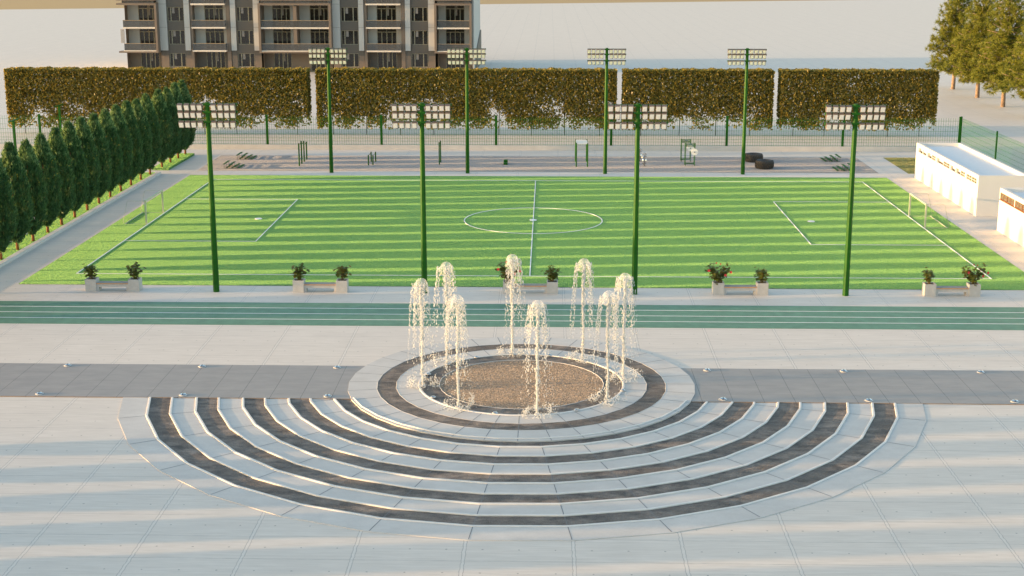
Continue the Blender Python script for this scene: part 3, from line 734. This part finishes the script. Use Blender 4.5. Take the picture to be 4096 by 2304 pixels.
for i, x in enumerate(bx_):
    for s in (-1, 1):
        big = (i, s) in ((2,-1),(3,-1),(4,1)); src = bg_ if big else (sm if (i+(s>0)) % 2 else sm2)
        o = src if src.name not in us else copy_tree(src); us[src.name] = 1
        o.scale = (1.2, 1.2, 1.12) if not big else (1.08,)*3
        o.location = (x+s*1.035, 65.5+.265, .52); o.rotation_euler.z = (i*1.3+s) if not big else (0 if i != 4 else .3)
        tag(o, ('red flowering shrub' if big else 'small leafy shrub') + ', %s planter of the %s' % ('left' if s < 0 else 'right', bn[i]), 'shrub', 'red flowering shrubs in planters' if big else 'small leafy shrubs in planters')

# ================================================================== GROUND LIGHTS
def make_spot():
    t = thing('ground_light',(0,0,0))
    m = MB(); m.lathe([(.0,.004),(.145,.004),(.15,.012),(.15,.018),(.125,.024),(.0,.026)], 20); m.build('base_ring', M['off_frame'], t, smooth=False)
    m = MB(); m.lathe([(.118,.024),(.12,.034),(.118,.04),(0,.042)], 20); m.build('dark_gasket', M['dark_steel'], t)
    for s in (-1, 1):
        m = MB(); k = 10; n0 = len(m.v); rows = [(.112,.041),(.09,.058),(.055,.068),(.0,.07)]
        for r, z in rows:
            for j_ in range(k+1):
                a = -math.pi/2+math.pi*j_/k; x = max(.012, r*math.cos(a)); m.v.append((s*x, r*math.sin(a), z))
        for i_ in range(3):
            for j_ in range(k): m.f.append((n0+i_*(k+1)+j_, n0+i_*(k+1)+j_+1, n0+(i_+1)*(k+1)+j_+1, n0+(i_+1)*(k+1)+j_))
        m.build('chrome_cap', M['chrome'], t, smooth=True)
    return t
sp = make_spot(); remember(sp); first = [True]
def spot(x, y, z, s, label, group):
    o = sp if first[0] else copy_tree(sp); first[0] = False
    o.location = (x, y, z); o.scale = (s, s, s*1.1); tag(o, label, 'light', group)
wl = [-18.8, -13.5, -8.2, 6.2, 11.46, 16.72]; wl2 = [-18.64, -13.33, -8.02, 6.38, 11.64, 16.88]
nm6 = ['far left', 'second from the left', 'just left of the fountain', 'just right of the fountain', 'second from the right', 'far right']
for i, x in enumerate(wl): spot(x, 53.06, .031, 1., 'round chrome light, back edge of the grey walkway, ' + nm6[i], 'ground lights on the walkway')
for i, x in enumerate(wl2): spot(x, 49.42, .031, 1., 'round chrome light, front edge of the grey walkway, ' + nm6[i], 'ground lights on the walkway')
JC = (-.88, 51.22); cl = ['at three o clock','right, a little behind the middle','back right','near the back right','at the back, right of the middle','at the back','back left','near the back left','left, behind the middle','at nine o clock','left, in front of the middle','front left','at the front, left of the middle','at the very front','front right','right, in front of the middle']
LA = [8.1+22.5*k for k in range(16)]
def clock(a):   # position words from angle
    a %= 360; h = int(round(((90-a) % 360)/22.5)) % 16
    return ['very back','back, slightly right','back right','right, slightly behind','far right','right, slightly in front','front right','front, slightly right','very front','front, slightly left','front left','left, slightly in front','far left','left, slightly behind','back left','back, slightly left'][h]
for k, a in enumerate(LA):
    spot(JC[0]+3.80*math.cos(R(a)), JC[1]+3.80*math.sin(R(a)), .07, .72, 'small chrome light on the white fountain rim, at the ' + clock(a), 'lights on the fountain rim')

# ================================================================== WATER JETS
def make_jet(seed):
    rg = random.Random(seed); t = thing('water_jet',(0,0,0)); H = 4.08
    core = MB()
    for s in range(4):     # interwoven strands make the ragged column
        ph = rg.uniform(0,6.28); pts = []; rs = []; z = 0.
        while z < H-.18:
            a = ph+z*rg.uniform(.9,1.1)*2.3; off = .010+.033*(z/H); pts.append((off*math.cos(a)+rg.gauss(0,.010), off*math.sin(a)+rg.gauss(0,.010), z)); rs.append((.033+.022*z/H)*rg.uniform(.55,1.25)); z += .07
        core.tube(pts, rs, 6)
    for q in range(150):
        z = rg.uniform(0,H-.15); a = rg.uniform(0,6.28); r = rg.uniform(.03,.1+.03*z/H); core.blob((r*math.cos(a), r*math.sin(a), z), rg.uniform(.012,.028), rg.uniform(.03,.085))
    core.build('column', M['water'], t, smooth=True)
    dome = MB(); prof = [(.02,H+.02),(.10,H+.0),(.17,H-.05),(.215,H-.13),(.24,H-.22),(.262,H-.32),(.27,H-.42)]; n0 = len(dome.v); k = 28
    for i, (r, z) in enumerate(prof):
        for j_ in range(k): a = 6.2832*j_/k; n_ = 1+.10*noise.noise((math.cos(a)*1.6+seed, math.sin(a)*1.6, z*4)); dome.v.append((r*n_*math.cos(a), r*n_*math.sin(a), z-(.0 if i < 5 else rg.uniform(0,.1))))
    dome.f.append(tuple(n0+j_ for j_ in range(k)))
    for i in range(len(prof)-1):
        for j_ in range(k):
            if i >= 4 and rg.random() < .35: continue
            dome.f.append((n0+i*k+j_, n0+i*k+(j_+1)%k, n0+(i+1)*k+(j_+1)%k, n0+(i+1)*k+j_))
    dome.build('dome', M['water_thin'], t, smooth=True)
    sk = MB()
    for s in range(24):    # strings of drops falling from the dome rim
        a = rg.uniform(0,6.28); r0 = rg.uniform(.16,.27); vr = rg.uniform(.10,.42); z = H-.2; life = rg.uniform(.5,1.)
        while z > .08:
            f = (H-z)/H; r = r0+vr*math.sqrt(f); g_ = .20+.95*f**1.1
            if rg.random() > g_*.92:
                l = rg.uniform(.03,.10)*(1.1-.5*f); w_ = rg.uniform(.010,.026)*(1.15-.5*f); aa = a+rg.gauss(0,.10); sk.blob((r*math.cos(aa)+rg.gauss(0,.012), r*math.sin(aa)+rg.gauss(0,.012), z), w_, l)
            z -= rg.uniform(.03,.075)
    sk.build('falling_drops', M['water'], t, smooth=True, kind='stuff')
    for s in range(26):
        pass
    spl = MB()
    for s in range(20):
        a = rg.uniform(0,6.28); r = rg.uniform(.38,.68); hh = rg.uniform(.12,.38)
        for q in range(16):
            z = rg.uniform(0,1)**1.4*hh; spl.blob((r*math.cos(a)+rg.gauss(0,.045), r*math.sin(a)+rg.gauss(0,.045), z+.02), rg.uniform(.010,.026), rg.uniform(.014,.05))
    for q in range(120):
        a = rg.uniform(0,6.28); r = rg.uniform(.2,.85); spl.blob((r*math.cos(a), r*math.sin(a), rg.uniform(.0,.1)+.01), rg.uniform(.01,.03), rg.uniform(.006,.015))
    spl.build('splash', M['water'], t, smooth=True, kind='stuff')
    return t
jp = [make_jet(2), make_jet(8)]
for q in jp: remember(q)
for k in range(8):
    a = 8.1+45*k; o = jp[k % 2] if k < 2 else copy_tree(jp[k % 2]); o.location = (JC[0]+3.80*math.cos(R(a)), JC[1]+3.80*math.sin(R(a)), .09); o.rotation_euler.z = k*2.1
    tag(o, 'tall white water jet rising from the fountain rim at the ' + clock(a), 'water jet', 'water jets of the round fountain')

# ================================================================== GOALS
def goal(x, sgn, label):
    t = thing('football_goal', (x, 84.08, 0), label, 'goal', 'small football goals')
    for y in (-1.87, 1.87):
        m = MB(); m.box(-.045,.045,y-.045,y+.045,0,1.38); m.build('post', M['goal_paint'], t)
    m = MB(); m.box(-.045,.045,-1.915,1.915,1.3805,1.47); m.build('crossbar', M['goal_paint'], t)
    for y in (-1.87, 1.87):
        m = MB(); s = sgn
        m.tube([(s*.045,y,1.42),(s*1.02,y,1.42),(s*1.08,y,1.38),(s*1.38,y,.2),(s*1.36,y,.09),(s*1.28,y,.04),(s*.045,y,.04)], .013, 6); m.build('stay', M['goal_paint'], t, smooth=True)
    m = MB(); m.tube([(sgn*1.28,-1.87,.05),(sgn*1.28,1.87,.05)], .022, 6); m.build('ground_bar', M['goal_paint'], t)
goal(-23.78, -1, 'small cream football goal on the left goal line'); goal(22.0, 1, 'small cream football goal on the right goal line by the white huts')

# ================================================================== GYM
def bleacher():
    t = thing('bleacher',(0,0,0))
    for x, z, w_ in ((.0,.345,.085),(.42,.27,.085),(.80,.15,.085),(1.10,.07,.085)):
        m = MB(); m.box(x-w_,x+w_,0,1.85,z-.02,z); m.build('seat', M['green_paint'], t)
    for x, z in ((.2,.07),(.6,.06)):
        m = MB(); m.box(x-.07,x+.07,0,1.85,z-.015,z); m.build('footboard', M['green_paint'], t)
    m = MB()
    for y in (.12,.92,1.72):
        for x, z in ((.0,.32),(.42,.25),(.80,.13),(1.10,.045)): m.box(x-.008,x+.008,y-.008,y+.008,0.02,z-.0005)
        m.box(-.008,1.13,y-.007,y+.007,.005,.019)
        m.box(.009,.411,y-.006,y+.006,.16,.172)
    m.build('frame', M['dark_steel'], t); return t
bl_ = bleacher(); remember(bl_)
for i, (x, y, mir, lb) in enumerate(((-24.07,108.66,1,'little green bleacher at the far left of the gym court, back one'), (-24.07,104.05,1,'little green bleacher at the left of the gym court, front one'),
        (22.3,108.66,-1,'little green bleacher at the right of the gym court, back one'), (22.3,103.95,-1,'little green bleacher at the right of the gym court, partly behind the mast'))):
    o = bl_ if i == 0 else copy_tree(bl_); o.location = (x, y, .006); o.scale = (mir, 1, 1); tag(o, lb, 'bleacher', 'green bleachers on the gym court')
def posts_thing(name, label, cat, ps, bars, loc):
    t = thing(name, loc, label, cat)
    for x, y, h, r in ps:
        m = MB(); m.tube([(x-loc[0],y-loc[1],0),(x-loc[0],y-loc[1],h)], r, 8); q = m.build('post', M['green_paint'], t)
        m = MB(); m.tube([(x-loc[0],y-loc[1],h),(x-loc[0],y-loc[1],h+.03)], r*.85, 8); m.build('cap', M['dark_steel'], q)
    for a, b_ in bars:
        m = MB(); m.tube([Vector(a)-Vector(loc), Vector(b_)-Vector(loc)], .022, 6); m.build('bar', M['chrome'], t)
    return t
posts_thing('pull_up_bars', 'row of four green pull-up posts stepping down in height', 'pull-up bars', [(-18.7,105.55,1.68,.055),(-18.7,106.65,1.72,.055),(-18.7,107.75,1.56,.055),(-18.7,108.9,1.36,.055)],
    [((-18.7,105.55,1.6),(-18.7,106.65,1.6)),((-18.7,106.65,1.5),(-18.7,107.75,1.5)),((-18.7,107.75,1.3),(-18.7,108.9,1.3))], (-18.7,105.55,.006))
posts_thing('parallel_bars', 'low green parallel bars on four short posts', 'parallel bars', [(-13.57,106.15,.74,.05),(-13.57,107.85,.74,.05),(-13.23,106.15,.74,.05),(-13.23,107.85,.74,.05)],
    [((-13.57,106.1,.7),(-13.57,107.9,.7)),((-13.23,106.1,.7),(-13.23,107.9,.7))], (-13.57,106.15,.006))
posts_thing('high_bar', 'narrow high bar between two green posts left of the second back mast', 'high bar', [(-8.25,106.54,1.67,.045),(-8.23,107.64,1.64,.045)], [((-8.25,106.54,1.58),(-8.23,107.64,1.58))], (-8.25,106.54,.006))
t = posts_thing('ladder_frame', 'green frame on four posts with a grey ladder top', 'ladder frame', [(2.07,105.65,1.76,.05),(2.91,105.65,1.76,.05),(2.06,108.33,1.68,.05),(2.9,108.33,1.68,.05)],
    [((2.07,105.65,.22),(2.91,105.65,.22)),((2.07,105.65,1.7),(2.06,108.33,1.64)),((2.91,105.65,1.7),(2.9,108.33,1.64))], (2.07,105.65,.006))
m = MB()
for i in range(24): y = .02+i*2.6/23; m.box(.0,.84,y,y+.05,1.70-.06*i/23,1.73-.06*i/23)
m.build('rungs', M['lens'], t)
t = thing('step_box', (-3.25,106.45,.006), 'small dark green step box in the middle of the gym court', 'step box')
m = MB(); m.box(-.15,.15,0,.45,0,.16); m.build('lower_step', M['green_paint'], t, bevel=.02); m = MB(); m.box(-.15,.15,.46,.9,0,.3); m.build('upper_step', M['green_paint'], t, bevel=.02)
def ex_machine():
    t = thing('exercise_machine',(0,0,0))
    m = MB(); m.box(-.13,.13,-.02,.02,0,.03); m.tube([(0,0,.02),(-.06,.1,.2)], .03, 6); m.tube([(-.15,.1,.18),(.12,.1,.18)], .018, 6); m.build('foot', M['dark_steel'], t)
    for x in (-.09,.08):
        m = MB(); m.lathe([(0,0),(.05,.0),(.06,.03),(.055,.26),(.03,.3),(0,.3)], 10, (x,.12,.24)); m.build('weight_cylinder', M['chrome'], t, smooth=True)
    m = MB(); m.tube([(0,.02,.03),(.02,.1,.6),(.02,.12,.95)], .02, 6); m.tube([(-.12,.1,.66),(.14,.1,.72)], .016, 6); m.build('stem', M['dark_steel'], t)
    for sx in (-1,1):
        m = MB(); m.tube([(sx*.04,.12,.78),(sx*.1,.12,.84),(sx*.08,.1,.95),(0,.1,1.02)], .028, 6); m.build('handle', M['chrome'], t, smooth=True)
    m = MB(); m.tube([(-.06,.2,.5),(-.14,.2,.7)], .04, 6); m.tube([(.0,.2,.55),(-.03,.2,.72)], .035, 6); m.build('side_roller', M['chrome'], t, smooth=True)
    return t
e = ex_machine(); remember(e)
for i, (x, y, lb) in enumerate(((7.19,106.04,'chrome exercise machine right of the third near mast, front one'), (6.98,108.55,'chrome exercise machine half hidden behind the third near mast, back one'))):
    o = e if i == 0 else copy_tree(e); o.location = (x, y, .006); o.scale = (1.15,1.15,1.03); tag(o, lb, 'exercise machine', 'chrome exercise machines')
def rack():
    t = thing('weight_rack',(0,0,0))
    for x in (0,.7):
        for y in (0,.62):
            h = 1.74 if y == 0 else 1.70
            m = MB(); m.tube([(x,y,.04),(x,y,h)], .026, 6); q = m.build('upright', M['green_paint'], t)
            m = MB(); m.tube([(x,y,0),(x,y,.045)], .045, 8); m.build('foot', M['chrome'], q)
    for z in (1.5, 1.62):
        m = MB(); m.box(.027,.673,-.02,.02,z-.02,z+.02); m.build('rail', M['green_paint'], t)
        m = MB(); m.box(.027,.673,.60,.64,z-.02,z+.02); m.build('rail', M['green_paint'], t)
    for z in (.14,.2):
        m = MB(); m.box(.027,.673,-.02+.3,.02+.3,z-.02,z+.02); m.build('rail', M['green_paint'], t)
    for y in (-.08, .32):
        m = MB(); m.tube([(.66,y,1.08),(.66,y-.05,1.08)], .24, 24); q = m.build('disc', M['lens'], t)
        m = MB(); m.tube([(.66,y-.05,1.08),(.66,y-.09,1.08)], .04, 10); m.build('hub', M['dark_steel'], q)
    m = MB(); m.tube([(-.05,0,.48),(.85,0,.48)], .018, 6); m.build('barbell', M['chrome'], t)
    m = MB(); m.tube([(.25,.0,1.66),(.45,.0,1.66)], .03, 6); m.build('grip', M['chrome'], t)
    return t
rk = rack(); remember(rk)
for i, (x, y, lb) in enumerate(((10.25,106.15,'green weight rack with pale round discs, nearer of the two'), (10.15,108.34,'green weight rack behind the other rack, farther of the two'))):
    o = rk if i == 0 else copy_tree(rk); o.location = (x, y, .006); tag(o, lb, 'weight rack', 'green weight racks')
def tyre():
    t = thing('tractor_tyre',(0,0,0)); m = MB()
    m.lathe([(.30,.02),(.56,.0),(.64,.04),(.655,.10),(.66,.5),(.64,.57),(.54,.62),(.40,.61),(.31,.56),(.28,.45),(.28,.12)], 40, close=True); m.build('carcass', M['rubber'], t, smooth=True)
    m = MB(); n = 22
    for i in range(n):
        for s in (0, 1):
            a0 = 2*math.pi*(i+.5*s)/n; zm, ze = .31+(-.015 if s else .015), (.60 if s else .02)
            for (fa, fb) in ((0,.5),(.5,1)):
                def pt(f, off, rr): 
                    a = a0+off+.27*f; z = zm+(ze-zm)*f; r = rr-(.06 if f > .93 else 0); return (r*math.cos(a), r*math.sin(a), z)
                w_ = .075; A = [pt(fa,-w_/2,.655),pt(fa,w_/2,.655),pt(fb,w_/2,.655),pt(fb,-w_/2,.655)]; B = [pt(fa,-w_/2,.705),pt(fa,w_/2,.705),pt(fb,w_/2,.705),pt(fb,-w_/2,.705)]
                m.poly(B)
                for k in range(4): m.quad(A[k],A[(k+1)%4],B[(k+1)%4],B[k])
    m.build('tread_lugs', M['lug'], t); return t
ty = tyre(); remember(ty)
for i, (x, y, lb) in enumerate(((16.03,105.33,'big black tractor tyre lying flat, nearer and further right of the two'), (15.72,108.75,'big black tractor tyre lying flat behind the other, beside the mast'))):
    o = ty if i == 0 else copy_tree(ty); o.location = (x, y, .006); o.rotation_euler.z = i*.7; tag(o, lb, 'tyre', 'tractor tyres on the gym court')

# ================================================================== WHITE HUTS
def hut(x0, x1, y0, y1, wins, brown, label, H=2.5):
    t = thing('white_hut', (x0, y0, 0), label, 'building')
    D = y1-y0; Wd = x1-x0; wt = .2
    zs0, zs1 = 1.88, 2.26; m = MB()
    m.box(0, wt, 0, D, 0, zs0); m.box(0, wt, 0, D, zs1, H); ys = 0
    for a, b_ in sorted(wins):
        if a > ys: m.box(0, wt, ys, a, zs0, zs1)
        ys = b_
    m.box(0, wt, ys, D, zs0, zs1)
    m.box(wt, Wd, 0, wt, 0, H); m.box(wt, Wd, D-wt, D, 0, H); m.box(Wd-wt, Wd, wt, D-wt, 0, H)
    m.box(-.012,.0,.02,D-.02,0,.035)
    m.build('wall', M['plaster'], t)
    m = MB(); m.box(wt, Wd-wt, wt, D-wt, H-.5, H-.22); m.build('roof', M['roof'], t)
    m = MB(); m.box(wt+.02, wt+.05, .25, D-.25, 0.1, H-.51); m.build('interior_sheet', M['interior_shade'], t)  # added sheet close behind the openings, coloured like the shaded interior
    for i, (a, b_) in enumerate(sorted(wins)):
        f = MB(); fm_ = M['brown_frame'] if brown else M['off_frame']; xx = .03 if not brown else -.02
        f.box(xx, xx+.05, a, b_, zs0, zs0+.035); f.box(xx, xx+.05, a, b_, zs1-.035, zs1); f.box(xx, xx+.05, a, a+.04, zs0+.035, zs1-.035); f.box(xx, xx+.05, b_-.04, b_, zs0+.035, zs1-.035)
        if brown: f.box(xx-.03, xx-.0005, a-.06, b_+.06, zs0-.05, zs0-.001)
        n = 2 if (b_-a) > 1.4 else 1; half = (b_-a)/n
        if n == 2: f.box(xx, xx+.05, a+half-.03, a+half+.03, zs0+.035, zs1-.035)
        wf = f.build('window', fm_, t)
        open_part = (not brown) and i in (2, 4, 5)
        pn_ = MB(); mu = MB()
        for q in range(n):
            if (not brown) and ((q == 1 and i in (1, 3, 4)) or i == 5 or (i == 2)): continue
            ya, yb = a+q*half+.04, a+(q+1)*half-.04; pn_.box(xx+.02, xx+.03, ya, yb, zs0+.036, zs1-.036)
            mu.box(xx+.005, xx+.019, (ya+yb)/2-.012, (ya+yb)/2+.012, zs0+.036, zs1-.036); mu.box(xx+.004, xx+.018, ya, yb, (zs0+zs1)/2-.012, (zs0+zs1)/2+.012)
        if pn_.v: pn_.build('pane', M['interior_shade'], wf); mu.build('glazing_bar', fm_, wf)
w1 = [(98.42,100.64),(96.04,98.2),(92.6,95.8),(91.24,92.47),(89.06,91.16),(86.57,88.81)]
hut(26.1, 29.2, 86.2, 101.2, [(a-86.2, b_-86.2) for a, b_ in w1], False, 'long low white hut with a row of small cream windows behind the right goal')
w2 = [(79.15,81.6),(76.45,78.95),(73.8,76.3),(71.1,73.6)]
hut(26.05, 29.2, 69.8, 81.8, [(a-69.8, b_-69.8) for a, b_ in w2], True, 'white hut with brown framed windows at the right edge')

# ================================================================== APARTMENT BLOCK
YF = 186.7
def apartment():
    t = thing('apartment_block', (-32, YF, 0), 'brown and white apartment block with balconies behind the hedges', 'building')
    ox, oy = 32, -YF
    def B(m, x0, x1, y0, y1, z0, z1): m.box(x0+32, x1+32, y0, y1, z0, z1)     # y relative to facade
    SL = [2.83, 5.8, 8.8, 11.8, 14.8]; NS = 5; TOP = 15.4
    dkw, tan, wht, gfw = MB(), MB(), MB(), MB()
    B(dkw, -55.3, -9.95, 2.0, 17.0, 0, TOP)         # core mass
    wallcols = [(-49.7,-47.43),(-40.7,-38.4),(-27.1,-24.73),(-18.0,-15.68)]
    pil = [(-50.7,-49.7),(-47.43,-46.7),(-41.4,-40.7),(-38.4,-37.54),(-28.1,-27.1),(-24.73,-24.04),(-18.68,-18.0),(-15.68,-14.8)]
    def window(x0, x1, z0, z1, y, xs, transom=None, curtain=None):
        f = MB(); w_ = .07
        B(f,x0,x1,y-.05,y+.05,z0,z0+w_); B(f,x0,x1,y-.05,y+.05,z1-w_,z1); B(f,x0,x0+w_,y-.05,y+.05,z0+w_,z1-w_); B(f,x1-w_,x1,y-.05,y+.05,z0+w_,z1-w_)
        zt = z1-w_ if transom is None else transom
        if transom is not None: B(f,x0+w_,x1-w_,y-.045,y+.045,zt-.05,zt+.05); B(f,(x0+x1)/2-.04,(x0+x1)/2+.04,y-.044,y+.044,zt+.05,z1-w_); zt -= .05
        for q in xs: xm = x0+(x1-x0)*q; B(f,xm-.06,xm+.06,y-.046,y+.046,z0+w_,zt)
        wf = f.build('window', M['b_frame'], t)
        p = MB(); B(p,x0+.02,x1-.02,y+.055,y+.08,z0+.02,z1-.02); p.build('pane', M['b_pane'], wf)
        if curtain:
            c = MB(); B(c,x0+(x1-x0)*curtain[0],x0+(x1-x0)*curtain[1],y+.040,y+.0545,z1-curtain[2]*(z1-z0),z1-w_-.01); c.build('blind', M['b_curtain'], wf)
    # window columns: wall pieces around the openings
    for (x0, x1) in wallcols:
        zprev = 0.
        for s in range(NS):
            zb = (.73 if s == 0 else SL[s-1]+.8); zt = (2.5 if s == 0 else SL[s-1]+2.62)
            mt = gfw if s == 0 else dkw
            B(gfw if s == 0 else dkw, x0, x1, .1, .4, zprev, zb); 
            B(dkw, x0, x0+.08, .1, .4, zb, zt); B(dkw, x1-.08, x1, .1, .4, zb, zt); zprev = zt
            window(x0+.08, x1-.08, zb, zt, .25, (.2,.72), None, (.27,.42,.45))
        B(dkw, x0, x1, .1, .4, zprev, TOP)
    # pilasters: white above, brown at ground floor
    for (x0, x1) in pil:
        B(wht, x0+.01, x1-.01, -.15, .45, 2.86, TOP)
        B(gfw, x0, x1, .06, .44, 0, 2.2); B(dkw, x0, x1, .06, .44, 2.2, 2.858)
    seam = MB()
    for (x0, x1) in pil:
        for z in (5.82, 8.8, 11.8): B(seam, x0+.02, x1-.02, -.155, -.149, z, z+.03)
    # balcony bays
    def bay(x0, x1, doors, framed):
        yb = 1.25
        # back wall with white panels beside the doors
        segs = []; xp = x0
        for s in range(NS):
            z0 = 0 if s == 0 else SL[s-1]+.1; z1 = SL[s]-.12
            mt = gfw if s == 0 else wht; xp = x0
            for (a, b_) in doors:
                if s == 0: B(tan if framed else dkw, xp, a, yb, yb+.3, z0, z1)
                else: B(wht, xp, a, yb, yb+.3, z0, z1)
                window(a, b_, z0+.02, z1, yb+.1, (.28,.5,.76) if s == 0 else (.24,.5,.77), None if s == 0 else z1-.5, None if s % 2 else (.5,.62,.5)); xp = b_
            if s == 0: B(tan if framed else dkw, xp, x1, yb, yb+.3, z0, z1)
            else: B(wht, xp, x1, yb, yb+.3, z0, z1)
            # slab over this storey
            sl = MB(); yf = -1.15 if framed else -.75
            B(sl, x0+.02, x1-.02, yf, yb+.3, SL[s]-.1, SL[s]+.1); B(sl, x0-.02, x1+.02, yf-.06, yf-.001, SL[s]-.02, SL[s]+.1)
            if s < NS-1: sb = sl.build('balcony_slab', M['b_slab'] , t)
            if s < NS-1:
                g_ = MB(); yg = yf+.05; B(g_, x0+.05, x1-.05, yg, yg+.03, SL[s]+.1, SL[s]+.95)
                if not framed or x0 < -55: B(g_, x0+.03, x0+.05, yg, .0, SL[s]+.1, SL[s]+.95); 
                if not framed or x1 > -10.2: B(g_, x1-.05, x1-.03, yg, .0, SL[s]+.1, SL[s]+.95)
                g_.build('glass_railing', M['b_glass'], t)
                r_ = MB(); B(r_, x0+.02, x1-.02, yg-.02, yg+.05, SL[s]+.95, SL[s]+1.0); r_.build('handrail', M['b_rail'], t)
        # side returns
        B(tan, x0-.35 if not framed else x0, x0 if not framed else x0+.02, -.02 if not framed else .0, yb, 0, TOP-.3)
        if not framed: B(tan, x1, x1+.5, -.02, yb, 0, TOP-.3)
    bay(-46.35,-41.97,[(-45.05,-42.6)], False); bay(-23.66,-19.2,[(-22.5,-19.95)], False)
    bay(-55.2,-50.95,[(-53.75,-51.3)], True); bay(-37.25,-28.4,[(-36.15,-33.8),(-31.25,-28.85)], True); bay(-14.45,-10.1,[(-13.5,-11.05)], True)
    # brown frames round pairs of storeys
    for (x0, x1, left) in ((-55.85,-50.7,False),(-37.54,-28.12,True),(-14.8,-10.0,True)):
        for (za, zb) in ((2.62, 8.95), (9.3, 14.95)):
            f = MB(); B(f, x0, x1, -1.3, -.02, za-.0, za+.20); B(f, x0, x1, -1.3, -.02, zb-.22, zb)
            B(f, x1-.28, x1, -1.3, -.02, za+.20, zb-.22)
            if left: B(f, x0, x0+.28, -1.3, -.02, za+.20, zb-.22)
            f.build('balcony_frame', M['b_tan'], t)
    f = MB(); B(f,-33.05,-32.6,-1.0,1.2,2.9,8.6); f.build('divider', M['b_tan'], t)
    lv = MB()
    for k in range(7): B(lv,-55.6+k*.07,-55.57+k*.07,-.9+k*.02,-.85+k*.02,3.85,5.65)
    lv.build('louvre', M['b_rail'], t)
    # right end: white side wall with the sloping stair parapet
    B(wht, -9.95, -9.76, .0, 17.0, 0, TOP); B(wht, -55.5, -55.3, 1.26, 14.0, 2.83, TOP); B(gfw, -55.5, -55.3, 1.26, 14.0, 0, 2.829)
    sp_ = MB(); n = len(sp_.v)
    pts_ = [(-9.755,3.0,0),(-9.755,18,0),(-9.755,18,4.6),(-9.755,16,4.6),(-9.755,3.0,2.2)]
    sp_.poly([(x+32,y,z) for x,y,z in pts_]); sp_.poly([(x+32.10,y,z) for x,y,z in pts_][::-1])
    for k in range(5):
        a, b_ = pts_[k], pts_[(k+1)%5]; sp_.quad((a[0]+32,a[1],a[2]),(b_[0]+32,b_[1],b_[2]),(b_[0]+32.10,b_[1],b_[2]),(a[0]+32.10,a[1],a[2]))
    sp_.build('stair_parapet', M['b_dark'], t)
    rf = MB(); B(rf,-55.6,-9.7,.0,17.2,TOP,TOP+.3); rf.build('roof', M['b_dark'], t)
    dkw.build('dark_wall', M['b_dark'], t); tan.build('brown_wall', M['b_tan'], t); wht.build('white_wall', M['b_white'], t); gfw.build('ground_floor_wall', M['b_tan'], t); seam.build('panel_seam', M['b_dark'], t)
apartment()
